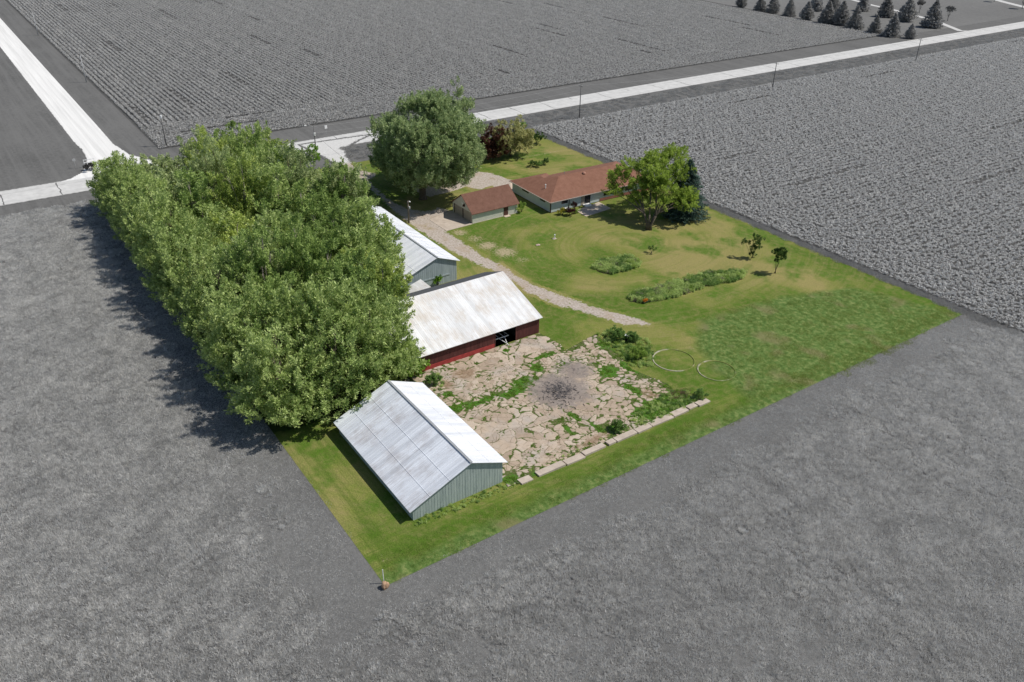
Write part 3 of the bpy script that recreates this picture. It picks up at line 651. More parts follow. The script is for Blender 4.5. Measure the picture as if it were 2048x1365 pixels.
fo = [(2.9, 4.6, 1.5, 2.3), (9.3, 10.9, .15, 2.2), (14.7, 17.2, 1.15, 2.2), (21, 23.5, 1.15, 2.2)]
lo_ = [(-4.1, -2.1, 1.75, 2.3), (-11.2, -8.6, 1.75, 2.3)]
wallx(wm, 0, 0, 29.4, fo); wally(wm, 0, -15.2, -.15, lo_)
wm.box(-15.35, -15.2, 0, 9.3, 0, WH).box(-15.2, -13.9, 9.15, 9.3, 0, WH).box(-13.9, -13.75, 9.3, 29.4, 0, WH).box(-13.75, -.15, 29.25, 29.4, 0, WH)
fixn(wm.build('wall', SIDH, hr))
MB().box(-.2, .03, -.03, .12, 0, WH).build('corner_trim', TRIM, hr)
MB().box(-15.4, .02, -.03, 29.43, 0, .12).build('foundation', TRIM, hr)
def window_x(x, y0, y1, z0, z1, name='window'):
    f = MB()
    for a, b, c, d_ in ((y0, y1, z0, z0+.07), (y0, y1, z1-.07, z1), (y0, y0+.07, z0+.07, z1-.07), (y1-.07, y1, z0+.07, z1-.07), ((y0+y1)/2-.03, (y0+y1)/2+.03, z0+.07, z1-.07)): f.box(x-.1, x+.03, a, b, c, d_)
    w_ = f.build(name, TRIM, hr); MB().box(x-.06, x-.04, y0+.05, y1-.05, z0+.05, z1-.05).build('pane', GLASS, w_); return w_
def window_y(y, x0_, x1_, z0, z1):
    f = MB()
    for a, b, c, d_ in ((x0_, x1_, z0, z0+.07), (x0_, x1_, z1-.07, z1), (x0_, x0_+.07, z0+.07, z1-.07), (x1_-.07, x1_, z0+.07, z1-.07), ((x0_+x1_)/2-.03, (x0_+x1_)/2+.03, z0+.07, z1-.07)): f.box(a, b, y-.03, y+.1, c, d_)
    w_ = f.build('window', TRIM, hr); MB().box(x0_+.05, x1_-.05, y+.04, y+.06, z0+.05, z1-.05).build('pane', GLASS, w_)
for i in (0, 2, 3): window_x(0, *fo[i])
for a in lo_: window_y(0, *a)
dd = window_x(0, *fo[1], name='patio_door'); MB().box(.0, .03, 8.3, 9.25, .15, 2.2).build('door_panel', BEIGE, hr)
MB().box(.05, 1.0, 8.8, 10.6, 0, .32).box(1.0, 1.35, 8.9, 10.5, 0, .17).build('doorstep', WHITE, hr)
MB().bar((.07, 4.95, .05), (.07, 4.95, 2.5), .1).build('downspout', TRIM, hr)
Z0, K = 2.62, .33
rp = {k: (x, y, Z0+z_) for k, (x, y, z_) in dict(a=(.5, -.5, 0), b=(.5, 30, 0), c=(-14.5, 30, 0), d=(-14.5, 9.9, 0), e=(-16, 9.9, 0), f=(-16, -.5, 0), r=(-7, 7, 2.475), s=(-7, 22.5, 2.475), t=(-9.3, 4.7, 1.716), u=(-10.8, 4.7, 1.716)).items()}
mb = MB(); keys = list(rp); mb.v = [rp[k] for k in keys]; ix = {k: i for i, k in enumerate(keys)}
for fc in ('abs r', 'artuf', 'fue', 'eutd', 'dtrsc', 'csb'): mb.f.append(tuple(ix[k] for k in fc.replace(' ', '')))
nb_ = len(mb.v); per = 'abcdef'; mb.v += [(rp[k][0], rp[k][1], Z0-.17) for k in per]
for i in range(6): mb.f.append((ix[per[i]], ix[per[(i+1) % 6]], nb_+(i+1) % 6, nb_+i))
mb.f.append(tuple(range(nb_, nb_+6)))
fixn(mb.build('roof', SHI2, hr))
g = MB()
for a, b in (((.5, -.5), (.5, 30)),): g.bar((a[0]+.07, a[1], Z0-.06), (b[0]+.07, b[1], Z0-.06), .12, .14)
for a, b in (((-16, -.5), (.5, -.5)),): g.bar((a[0], a[1]-.07, Z0-.06), (b[0], b[1]-.07, Z0-.06), .12, .14)
g.build('gutter', plain('gutter_paint', (.42, .36, .32), .6), hr)
def on_roof(px, py, zg):
    q = at(px, py, zg)-np.array([-135.8, 105.4, 0]); a = R_(1.66); return np.array([q[0]*math.cos(a)-q[1]*math.sin(a), q[0]*math.sin(a)+q[1]*math.cos(a), q[2]])
q = on_roof(1091, 376.5, 3.6); MB().lathe((q[0], q[1], Z0+K*(q[1]+.5)-.1), [(.11, 0), (.11, .85), (.16, .9), (.16, 1.0)]).build('vent_pipe', WHITE, hr)
q = on_roof(1168, 347, 4.9); MB().lathe((q[0], q[1], Z0+K*(.5-q[0])-.15), [(.32, 0), (.32, .3), (.45, .35), (.3, .55), (.05, .62)]).build('roof_vent', plain('vent_paint', (.42, .22, .16), .6), hr)
MB().lathe((-9.6, 10.5, Z0+1.5), [(.06, 0), (.06, .7)]).build('vent_pipe', STEEL, hr)
MB().box(.02, .06, 13.6, 29.2, .12, .75).build('brick_plinth', plain('red_brick', (.26, .11, .085), .85, .2, 4), hr)

# ================================================================== TREES AND SHRUBS
def crown_lobes(rs, nl, rx, rz, cz, spread=.62, lr=(.38, .58)):
    out = []
    for i in range(nl):
        d = norm(rs.normal(size=3)); d[2] = abs(d[2])*1.1-.35; d = norm(d); k = spread*(.6+.4*rs.rand())
        out.append((np.array([d[0]*rx*k, d[1]*rx*k, cz+d[2]*rz*k]), rx*(lr[0]+(lr[1]-lr[0])*rs.rand())))
    return out

def plume_crown(seed, lobes, nleaf, L, W, plen=(1.2, 2.2), prad=.38, up=.7, zmin=1.2, area=1.0, inner=.12, lift=.0):
    rs = np.random.RandomState(seed); VV = []; per = 60
    wts = np.array([r*r for c, r in lobes]); wts /= wts.sum(); npl = max(8, int(nleaf/per)); ct = rs.multinomial(npl, wts)
    Pn, An, Ln = [], [], []
    for (c, r), k in zip(lobes, ct):
        d = norm(rs.normal(size=(k, 3))); low = d[:, 2] < -.3; d[low, 2] *= -.6; d = norm(d)
        rr = r*(.62+.3*rs.rand(k, 1)); rr[rs.rand(k) < inner] *= .6
        Pn.append(c+d*rr*[1, 1, .85]); An.append(norm(d*(1-up*.5)+np.array([0, 0, up])+rs.normal(size=(k, 3))*.22)); Ln.append(plen[0]+(plen[1]-plen[0])*rs.rand(k))
    Pn = np.vstack(Pn); An = np.vstack(An); Ln = np.concatenate(Ln)
    ok = Pn[:, 2] > zmin; Pn, An, Ln = Pn[ok], An[ok], Ln[ok]
    k = len(Pn); T = rs.rand(k, per)**.8; rad = prad*np.sin(np.pi*np.clip(T*.85+.12, 0, 1))
    rnd = norm(rs.normal(size=(k, per, 3)))*rad[..., None]*np.sqrt(rs.rand(k, per, 1)+.15)
    pos = Pn[:, None]+An[:, None]*(T*Ln[:, None])[..., None]+rnd
    D = An[:, None]*.75+norm(rnd)*.65+rs.normal(size=(k, per, 3))*.35
    pos = pos.reshape(-1, 3); D = D.reshape(-1, 3)
    return leaf_quads(rs, pos, D, L*(.7+.6*rs.rand(len(pos))), W*(.7+.6*rs.rand(len(pos))))

BARK = plain('grey_brown_bark', (.13, .105, .08), .95, .3, 2.5); BARKL = plain('pale_bark', (.27, .24, .20), .95, .25, 2.5); BARKG = plain('far_bark', G(.10), .95, .2)
def trunk_mesh(seed, lobes, h, r, base_z=-.1, nl=9, m=BARK, fork=.3, bare=0):
    rs = np.random.RandomState(seed); mb = MB(); top = np.array([0, 0, h*.7])
    pts = [np.array([0, 0, base_z]), np.array([.0, .0, .5]), np.array([rs.normal()*.1, rs.normal()*.1, h*fork]), np.array([rs.normal()*.4, rs.normal()*.4, h*.5]), top+[rs.normal()*.5, rs.normal()*.5, 0]]
    mb.tube(pts, [r*1.35, r, r*.8, r*.5, r*.15], 9)
    for i, (c, lr) in enumerate(lobes[:nl]):
        s = pts[2]*(.8+.5*rs.rand()); e = c+rs.normal(size=3)*.3; mid = s*.5+e*.5+np.array([0, 0, -.1*h*rs.rand()])
        mb.tube([s, mid, e], [r*.42, r*.25, r*.07], 6)
        for j in range(4):
            e2 = e+norm(rs.normal(size=3)+[0, 0, .6])*lr*.8; mb.tube([mid*.3+e*.7, e2], [r*.12, r*.03], 5, False)
    me = bpy.data.meshes.new('trunk'); me.from_pydata(mb.v, [], mb.f); me.update(); me.materials.append(m)
    me.polygons.foreach_set('use_smooth', [True]*len(me.polygons)); return me

def add_tree(name, loc, cm, tm, label, cat='tree', group=None, rz=0., sc=(1, 1, 1), crown='crown'):
    t = empty(name, loc, rz, label, cat, group); t.scale = sc
    if tm: link('trunk', tm, t)
    link(crown, cm, t); return t

LG = leafmat('grove_leaves', (.032, .066, .016), (.155, .235, .075), (.36, .45, .21), .33, .42, k=1.46, amp=2.2)
LG2 = leafmat('grove_leaves_yellow', (.04, .075, .015), (.18, .255, .060), (.38, .46, .17), .33, .45, k=1.46, amp=2.2)
LM = leafmat('maple_leaves', (.04, .08, .035), (.14, .215, .105), (.33, .41, .24), .36, .4, rnd=0., k=1.4, amp=1.8)
LB = leafmat('bright_leaves', (.035, .09, .012), (.11, .22, .03), (.22, .36, .07), .33, .45, k=1.7)
LG3 = leafmat('grove_leaves_grey', (.032, .062, .025), (.155, .22, .10), (.38, .45, .27), .33, .45, k=1.48, amp=2.2)
LG4 = leafmat('grove_leaves_deep', (.025, .058, .015), (.115, .19, .055), (.27, .37, .14), .32, .45, k=1.38, amp=2.2)
def tower_lobes(rs, nt, R, H, low=3.2):
    out = []
    for i in range(nt):
        a = i*2.4+rs.rand()*.7; r = R*math.sqrt((i+.3)/nt); top = H*(1-.32*(r/R)**2)*(.82+.3*rs.rand()); x, y = r*math.cos(a), r*math.sin(a); k = 4
        for j in range(k):
            t_ = j/(k-1); out.append((np.array([x*(1+.25*t_)+rs.normal()*.25, y*(1+.25*t_)+rs.normal()*.25, low+(top-low)*t_]), (1.9-1.0*t_)*(.85+.3*rs.rand())))
    return out
grove = []
for k in range(6):
    rs = np.random.RandomState(40+k); H = 15.; lb = tower_lobes(rs, 9, 3.7, 12.8+rs.rand()*1.5)
    V, Q = plume_crown(60+k, lb, 27000, .46, .19, (1.2, 2.6), .34, .95, 1.0)
    grove.append((mesh_np('crown', V, Q, (LG, LG3, LG2, LG, LG4, LG3)[k]), trunk_mesh(80+k, lb, H, .34, m=BARK if k % 2 else BARKL)))
skirt = []
for k in range(2):
    rs = np.random.RandomState(140+k); lb = tower_lobes(rs, 9, 3.6, 12.5)
    for i in range(9): a = i/9*6.283+rs.rand()*.4; lb.append((np.array([math.cos(a)*3.6, math.sin(a)*3.6, 2.3+1.6*rs.rand()]), 1.9+.5*rs.rand()))
    V, Q = plume_crown(160+k, lb, 34000, .42, .17, (1.0, 2.1), .36, .75, .1)
    skirt.append((mesh_np('crown', V, Q, LG), trunk_mesh(180+k, lb, 13, .34, m=BARK)))
rs = np.random.RandomState(7); gpos = []
def gy1(X):     # right-hand limit of trunk rows
    return np.interp(X, [-190, -170, -158, -140, -120, -108, -98], [61, 61, 62.3, 60.8, 55.5, 49.8, 43])
X = -94.5
row = 0
while X > -190:
    yl = 28.6; yr = gy1(X); k = max(2, int(round((yr-yl)/7.2))+1)
    for j, Y in enumerate(np.linspace(yl, yr, k)):
        gx, gyy = X+rs.normal()*1.1+(1.8 if j % 2 else -1.2), Y+(rs.normal()*.9 if 0 < j < k-1 else 0)
        gpos.append((gx, gyy, j, k, row))
    X -= 7.6; row += 1
INTERIOR = 'leafy grey green tree standing inside the dense grove, hemmed in by crowns'
rowsn = row
for gx, gyy, j, k, rw in gpos:
    v = rs.randint(0, 6); s = .95+.25*rs.rand(); hz = .74+.52*rs.rand()
    if rw == 0: hz *= .92
    if j == 0: hz = max(hz, 1.02)*1.06
    if j == k-1 and rw > 3: hz *= .9
    if rw >= rowsn-1: hz *= .82
    c_, t_ = grove[v] if not (rw == 0 or j == 0) else skirt[v % 2]
    lab = INTERIOR; gr = 'trees inside the grove'
    if rw == 0: gr = 'trees at the near end of the grove'; lab = ['south west corner tree of the grove, beside the sloping edge of the plot', 'tree at the near end of the grove facing the green shed', 'tree at the near end of the grove leaning toward the red barn roof'][min(j, 2)]
    elif j == 0: gr = 'trees along the western grove edge'; lab = 'leafy tree along the straight western edge of the grove, casting shade on the grey meadow'
    elif j == k-1: gr = 'trees along the eastern grove edge'; lab = 'leafy tree along the eastern edge of the grove, toward the sheds and the gravel drive'
    elif rw >= rowsn-1: gr = 'trees at the road end of the grove'; lab = 'tree at the far end of the grove, next to the road verge'
    add_tree('grove_tree', (gx, gyy, 0), c_, t_, lab, group=gr, rz=rs.rand()*6.28, sc=(s, s, hz))

# low understory along the grove
us = []
for k in range(3):
    rs2 = np.random.RandomState(300+k); lb = crown_lobes(rs2, 6, 1.5, 1.0, 1.0, .6, (.4, .6)); V, Q = plume_crown(310+k, lb, 2400, .3, .13, (.5, 1.0), .25, .7, .0)
    us.append(source('shrub_patch', V, Q, LB))
P_ = grid_pts([(-189, 26.5), (-91, 26.5), (-91, 31), (-96, 44), (-102, 50), (-118, 56.5), (-150, 57.5), (-152, 66), (-189, 66)], 2.6, 2.2, 4, .85); rs = np.random.RandomState(5)
scatter('understory_brush', P_, rs.rand(len(P_))*6.28, .5+.6*rs.rand(len(P_)), rs.randint(0, 3, len(P_)), us, 'dark green brush growing thick beneath the grove', 'brush')

# big silvery shade tree behind the garage
def big_tree(name, loc, seed, rx, rz, cz, H, nl, nleaf, m, label, L=.5, W=.2, r=.6, up=.8, zmin=1.5, tm=BARK, lr=(.3, .45), lobes=None, plen=(1.3, 2.6), prad=.42, crown='crown', spread=.78, cat='tree', group=None):
    rs = np.random.RandomState(seed); lb = lobes or crown_lobes(rs, nl, rx, rz, cz, spread, lr)
    V, Q = plume_crown(seed+1, lb, nleaf, L, W, plen, prad, up, zmin)
    return add_tree(name, loc, mesh_np('crown', V, Q, m), trunk_mesh(seed+2, lb, H, r, m=tm), label, cat, group, crown=crown)
bl = at(846, 398)
rs = np.random.RandomState(500); lb = []
for i in range(110):
    d = norm(rs.normal(size=3)); d[2] = max(d[2], -.84); k_ = .80+.12*rs.rand(); lb.append((np.array([d[0]*11.5*k_, d[1]*11.6*k_-.9, 11.0+d[2]*10.0*k_])+np.array([1.2, 1.7, 0]), 2.2+1.1*rs.rand()))
big_tree('shade_tree', (bl[0], bl[1], 0), 501, 11, 8, 11, 22, 0, 150000, LM, 'huge round grey green shade tree standing between the drive and the garage', lobes=lb, r=.8, up=1.0, plen=(1.4, 3.0), zmin=.8)
rs = np.random.RandomState(505); big_tree('poplar_tree', (-174, 105.2, 0), 520, 4.6, 7, 11.3, 19, 14, 30000, LM, 'upright green tree rising behind the right shoulder of the huge shade tree', L=.5, W=.2, r=.4, up=1., lobes=tower_lobes(rs, 10, 3.4, 18.5))
big_tree('dark_green_tree', (-171, 89, 0), 540, 5.6, 5, 7.6, 13, 14, 26000, LB, 'darker bright edged tree behind the left side of the huge shade tree', L=.45, W=.2, r=.4, zmin=.3, lobes=tower_lobes(rs, 10, 4.6, 12., 2.))
LR = leafmat('purple_leaves', (.025, .010, .010), (.070, .032, .026), (.14, .075, .055), .2)
LC = leafmat('crab_leaves', (.06, .085, .03), (.21, .24, .10), (.46, .46, .27), .3)
ql = at(986, 318); big_tree('purple_leaf_tree', (ql[0], ql[1], 0), 560, 4.4, 4.6, 5.0, 9, 14, 22000, LR, 'dark purple leaved tree beside the pale flowering tree', L=.36, W=.18, r=.2, zmin=.3, up=.3, plen=(.7, 1.3), prad=.3, lobes=tower_lobes(np.random.RandomState(56), 10, 3.0, 8.3, 1.6))
ql = at(1016, 312); big_tree('pale_flowering_tree', (ql[0]+.5, ql[1]+.5, 0), 580, 5.8, 4.2, 5.8, 10, 18, 28000, LC, 'pale speckled tree at the back corner of the lawn near the road', L=.36, W=.18, r=.25, zmin=.6, up=.1, plen=(.8, 1.5), prad=.32, lobes=tower_lobes(np.random.RandomState(58), 13, 4.2, 8.8, 2.4))

# honey locust: several stems, airy leaning lobes
bl = at(1297, 460)
LL = leafmat('locust_leaves', (.035, .07, .012), (.13, .205, .035), (.30, .39, .10), .35, k=1.6, amp=1.7)
def off(px, py, z): p_ = at(px, py, z)-np.array([bl[0], bl[1], 0]); return p_
lb = []; rs = np.random.RandomState(600)
for px, py, z_, r_ in ((1262, 340, 9, 2.0), (1250, 362, 7, 1.9), (1280, 372, 7, 1.9), (1232, 385, 5, 1.4), (1275, 400, 5, 1.2), (1300, 340, 9.8, 2.1), (1320, 322, 10.6, 2.0), (1345, 322, 10.6, 2.3), (1358, 345, 9.5, 2.2), (1330, 352, 9.3, 2.3), (1375, 350, 8, 1.7), (1340, 382, 7, 2.1), (1368, 392, 5.5, 1.8), (1362, 408, 4.5, 1.7), (1248, 408, 3.6, 1.1), (1305, 372, 8, 1.7), (1330, 408, 5, 1.6)):
    p_ = off(px, py, z_); p_[:2] += rs.normal(size=2)*1.0; lb.append((p_, r_*1.22))
V, Q = plume_crown(601, lb, 62000, .36, .15, (.7, 1.6), .32, .2, 1.2, inner=.25)
mb = MB(); tops = [l[0] for l in lb]
for (sx_, sy_), idx in (((-.35, -.2), (0, 1, 2, 3, 4, 14)), ((.35, .2), (7, 8, 9, 10, 6)), ((.1, .35), (11, 12, 13, 16)), ((-.05, .0), (5, 15))):
    b0 = np.array([sx_, sy_, -.1]); f = b0+np.array([sx_*2.2, sy_*2, 3.4]); mb.tube([b0, b0*.9+[0, 0, 1.2], f], [.36, .26, .19], 9)
    for i in idx: e = tops[i]; mb.tube([f, f*.45+e*.55+[0, 0, .3], e], [.15, .09, .03], 6)
t = empty('honey_locust', (bl[0], bl[1], 0), 0, 'multi stemmed shade tree with airy bright foliage beside the house', 'tree'); mb.build('trunk', BARK, t, True); link('crown', mesh_np('crown', V, Q, LL), t)

# spruces
def conifer_mesh(seed, H, R, nb, per, L, W, m, droop=.25, zb=.3, full=1.0):
    rs = np.random.RandomState(seed); Ps, Ds = [], []
    t = rs.rand(nb)**1.25; z_ = zb+(H-zb)*t; rad = R*(1-t**1.35)**.95*(.8+.4*rs.rand(nb)); rad = np.maximum(rad, .15); a = rs.rand(nb)*6.283
    for i in range(nb):
        k = max(6, int(per*(rad[i]/R+.15))); u = rs.rand(k)**.7; dx = np.array([math.cos(a[i]), math.sin(a[i]), 0]); sd_ = np.array([-dx[1], dx[0], 0])
        rise = (.25*(u**2)-droop*u)*rad[i]
        pos = dx*(u*rad[i])[:, None]+sd_*(rs.normal(size=k)*.16*rad[i]*(1.05-u))[:, None]; pos[:, 2] = z_[i]+rise+rs.normal(size=k)*.05
        Ps.append(pos); Ds.append(dx+rs.normal(size=(k, 3))*.45+[0, 0, -.05])
    P = np.vstack(Ps); D = np.vstack(Ds); V, Q = leaf_quads(rs, P, D, L*(.7+.6*rs.rand(len(P))), W*(.7+.6*rs.rand(len(P))))
    return mesh_np('crown', V, Q, m)
def cone_trunk(H, r, m): 
    mb = MB().tube([(0, 0, -.1), (0, 0, H*.5), (0, 0, H*.97)], [r, r*.6, .03], 8); me = bpy.data.meshes.new('trunk'); me.from_pydata(mb.v, [], mb.f); me.update(); me.materials.append(m); return me
LSB = leafmat('blue_spruce_needles', (.020, .045, .042), (.055, .10, .095), (.13, .20, .19), .1, .5)
bl2 = at(1368, 433); add_tree('blue_spruce', (bl2[0], bl2[1], 0), conifer_mesh(700, 12.8, 4.7, 760, 60, .36, .14, LSB), cone_trunk(12, .25, BARK), 'tall blue spruce close behind the airy shade tree', 'spruce')
LGC = leafmat('far_needles', G(.08), G(.19), G(.36), .25, .6, k=1.7); LGD = leafmat('far_leaves', G(.08), G(.17), G(.28), .25, .6)
cm1 = [conifer_mesh(710+k, 9.8, 4.0, 330, 46, .55, .24, LGC, zb=.1, droop=-.1+.2*k) for k in range(3)]; ct = cone_trunk(9, .2, BARKG)
rs = np.random.RandomState(12)
farc = [(1482, 15, .75), (1545, 26, .85), (1578, 32, .8), (1612, 40, .85), (1652, 47, 1.), (1708, 57, .95), (1680, 50, 1.), (1748, 67, .75), (1782, 73, .95), (1819, 77, .62), (1725, 22, .85), (1770, 34, 1.05), (1812, 43, 1.1), (1862, 55, 1.15), (1520, 22, .8), (1630, 22, .9), (1665, 22, .9)]
for i, (px, py, s) in enumerate(farc):
    q = at(px, py); 
    if i in (7, 8, 9, 13, 12, 11, 10): lab = {7: 'small grey conifer at the tip of the crop field by the road', 8: 'bushy grey conifer right of the field tip', 9: 'smallest grey conifer, nearest to the road', 13: 'plump pointed grey conifer beside the distant lane', 12: 'slender grey conifer straddling the distant lane, left of the plump one', 11: 'dark grey conifer behind the lane above the field tip', 10: 'grey conifer at the top edge left of the distant lane'}[i]
    else: lab = 'grey conifer in the row along the far field edge at the top'
    add_tree('conifer', (q[0], q[1], 0), cm1[i % 3], ct, lab, 'conifer', 'conifers on the distant lawn', rs.rand()*6.28, (s, s, s*(1+.1*rs.rand())))
for k, (px, py, s, lab) in enumerate(((1838, 27, .75, 'open crowned grey tree behind the distant conifers at the top'), (1895, 42, .8, 'small oval grey tree on the distant lawn near the lane'), (1988, 4, .8, 'grey tree by the far drive at the top edge'), (2044, 18, .9, 'grey tree at the top right corner'))):
    rs2 = np.random.RandomState(800+k); lb = crown_lobes(rs2, 8, 2.6, 3.0, 5.6, .6, (.4, .55)); V, Q = plume_crown(810+k, lb, 5000, .42, .2, (.8, 1.5), .35, .8, 2)
    q = at(px, py); add_tree('lawn_tree', (q[0], q[1], 0), mesh_np('crown', V, Q, LGD), trunk_mesh(820+k, lb, 8, .18, m=BARKG, nl=6), lab, 'tree', 'broadleaf trees on the distant lawn', 0, (s, s, s))

# shrubs and small trees on the lawn
def shrub(name, px, py, rx, rz, cz, m, label, nleaf=2500, L=.2, W=.1, nl=6, seed=1, cat='shrub', up=.6, plen=(.3, .7), prad=.18, spread=.55, lr=(.4, .6), stem=True, group=None, lobes=None, dxy=(0, 0)):
    q = at(px, py); rs = np.random.RandomState(seed); lb = lobes or crown_lobes(rs, nl, rx, rz, cz, spread, lr)
    V, Q = plume_crown(seed+3, lb, nleaf, L, W, plen, prad, up, .02)
    t = empty(name, (q[0]+dxy[0], q[1]+dxy[1], 0), 0, label, cat, group); link('foliage', mesh_np('foliage', V, Q, m), t)
    if stem:
        mb = MB()
        for i in range(5): c = lb[i % len(lb)][0]; mb.tube([(rs.normal()*.06, rs.normal()*.06, -.05), c*.5, c], [.05, .035, .012], 5)
        mb.build('stem', BARK, t, True)
    return t
LDG = leafmat('dark_shrub_leaves', (.02, .045, .014), (.06, .12, .03), (.12, .2, .065), .2)
LYL = leafmat('yellow_leaves', (.10, .11, .012), (.26, .25, .025), (.42, .38, .06), .3)
LBU = leafmat('burgundy_leaves', (.016, .006, .008), (.042, .014, .017), (.09, .03, .03), .15)
LGL = leafmat('weed_leaves', (.05, .11, .02), (.15, .26, .05), (.30, .40, .12), .35)
LGN = leafmat('leafy_weeds', (.03, .07, .02), (.10, .18, .055), (.20, .31, .11), .33, k=1.6)
shrub('small_tree', 1504, 517, 1.5, 2.2, 3.0, LDG, 'scraggly small tree on the lawn left of the round topped one', 4200, .2, .1, 9, 901, 'tree', lobes=[(np.array([0, 0, .6]), .7), (np.array([.1, .2, 1.6]), .8), (np.array([.4, .5, 2.6]), .8), (np.array([-1.3, -1.0, 2.9]), .7), (np.array([.3, .3, 3.6]), .75), (np.array([.9, 1.2, 3.6]), .55), (np.array([.1, 0, 4.4]), .5)])
t = shrub('lollipop_tree', 1550, 547, 1.3, 1.4, 3.5, LDG, 'small round topped tree with a dense dark ball crown on the lawn', 5200, .2, .12, 9, 911, 'tree', lobes=[(np.array([0, 0, 3.9]), 1.15), (np.array([.3, .4, 4.4]), .9), (np.array([-.5, -.3, 4.0]), .8), (np.array([.3, .4, 3.2]), .9), (np.array([0, 0, 2.4]), .5)], plen=(.2, .4), prad=.14)
shrub('garden_shrub', 1074, 288, 2.6, 1.3, 1.3, LDG, 'round green shrub at the far corner of the lawn by the field', 4500, .24, .12, 8, 921)
shrub('garden_shrub', 1038, 262, 2.4, .9, .8, LB, 'bright green bush behind the pale tree at the field corner', 2500, .24, .12, 6, 925)
shrub('garden_shrub', 1066, 335, 1.3, .6, .6, LDG, 'low dark shrub, left one of the three behind the house', 1500, .2, .1, 5, 931)
shrub('garden_shrub', 1077, 335, 1.2, .55, .5, LGN, 'low blue green shrub, middle one of the three behind the house', 1300, .2, .1, 5, 932)
shrub('garden_shrub', 1089, 330, 1.2, .65, .6, LDG, 'low green shrub, right one of the three behind the house', 1500, .2, .1, 5, 933)
shrub('yellow_shrub', 1125, 430, .95, .6, .55, LYL, 'low yellow green shrub at the house front corner', 1600, .16, .09, 5, 941)
shrub('burgundy_shrub', 1141, 431, 1.2, .7, .65, LBU, 'rounded dark burgundy shrub in front of the house', 2400, .16, .09, 6, 942)
shrub('burgundy_shrub', 1147.5, 423, .55, 1.1, 1.1, LBU, 'taller upright burgundy shrub next to the house wall', 1500, .16, .08, 5, 943, up=.9)
shrub('garden_shrub', 1155, 427, .6, .35, .3, LGL, 'small light green clump between burgundy shrub and patio', 600, .15, .08, 4, 944)
shrub('garden_shrub', 1043, 424, 1.2, 1.0, .9, LGL, 'tall leafy green clump beside the garage wall', 1800, .22, .1, 6, 945)
shrub('garden_shrub', 1303, 507, .9, .5, .4, LDG, 'small dark clump alone on the lawn above the short flower bed', 700, .18, .07, 4, 946, plen=(.5, 1.0), up=.95)
shrub('barn_shrub', 868, 770, 1.15, .8, .8, LGN, 'rounded blue green shrub at the corner of the cracked yard', 2600, .2, .1, 6, 951)
shrub('barn_shrub', 838, 752, 2.1, 1.8, 1.5, LB, 'bright green brush at the barn corner under the grove', 5200, .26, .12, 8, 952)
shrub('barn_shrub', 818, 758, 1.8, 1.3, 1.1, LB, 'leafy green brush between the green shed and the grove', 3500, .26, .12, 7, 953)
shrub('barn_shrub', 877, 577, .9, 1.0, .9, LB, 'green sapling against the blue grey gable wall', 1500, .22, .1, 5, 954, dxy=(-1.2, .6))
shrub('barn_shrub', 830, 574, 1.1, 1.0, .9, LB, 'green brush left of the little white roofed shed', 1500, .22, .1, 5, 955, dxy=(-.6, -1.8))
shrub('yard_bush', 1232, 678, 1.6, .7, .6, LGN, 'dark blue green bush at the far corner of the cracked yard', 3400, .24, .1, 7, 961, up=.9)
shrub('yard_bush', 1262, 682, 1.2, .5, .45, LGN, 'dark weedy bush beside the black bin', 2400, .24, .1, 6, 962)
shrub('yard_bush', 1275, 715, 1.8, .4, .3, LGL, 'weedy clump between the cracked yard and the larger ring', 2800, .3, .08, 7, 963, up=.95)
shrub('yard_bush', 1236, 862, 1.0, .7, .6, LGN, 'dark green bush at the near edge of the yard by the kerb wall', 1800, .2, .1, 5, 964)
shrub('yard_bush', 1400, 795, .9, .5, .4, LGN, 'small bush at the end of the broken kerb wall', 1200, .2, .1, 5, 965)
LSG = leafmat('grey_shrub_leaves', G(.03), G(.06), G(.11), .2)
qj = at(177, 341)
shrub('roadside_shrub', 177, 342, 1.6, .8, .7, LSG, 'dark grey bush at the road junction beside the grove', 1800, .3, .14, 6, 971)
shrub('sapling', 628, 340, 1.9, 2.6, 3.4, LB, 'small bright sapling poking out at the road end of the grove', 3500, .3, .13, 8, 981, 'tree', lobes=[(np.array([0, 0, 2.]), 1.7), (np.array([.2, 0, 3.6]), 1.5), (np.array([0, .2, 5.]), 1.1)])

# garden beds
def plant_patch(seed, rad, n, h, m, L=.22, W=.07): 
    rs = np.random.RandomState(seed); k = n//12; cx = (rs.rand(k, 2)-.5)*2*rad; hh = h*(.6+.6*rs.rand(k)); P = np.repeat(np.concatenate([cx, np.zeros((k, 1))], 1), 12, 0)
    P[:, 2] = np.repeat(hh, 12)*rs.rand(len(P))*.9; P[:, :2] += rs.normal(size=(len(P), 2))*.07
    D = rs.normal(size=(len(P), 3))*.7+[0, 0, .8]; V, Q = leaf_quads(rs, P, D, L*(.7+.6*rs.rand(len(P))), W)
    return source('plant_patch', V, Q, m)
LWG = leafmat('grassy_leaves', (.07, .12, .04), (.20, .28, .11), (.38, .46, .22), .4, k=1.9)
pp = [plant_patch(20, .5, 420, .75, LGL), plant_patch(21, .5, 420, .9, LWG), plant_patch(22, .5, 420, .7, LGN), plant_patch(23, .5, 420, .8, LWG), plant_patch(24, .45, 380, .8, plain('faded_flowers', (.30, .24, .20)), .12, .08)]
bed1 = W2([(1187, 538), (1200, 526), (1230, 519), (1262, 515), (1280, 524), (1280, 532), (1262, 540), (1225, 549), (1207, 548)])
bed2 = W2([(1258, 596), (1270, 588), (1310, 580), (1340, 568), (1380, 557), (1420, 548), (1470, 543), (1490, 548), (1484, 560), (1450, 566), (1410, 574), (1375, 588), (1330, 600), (1290, 606), (1265, 604)])
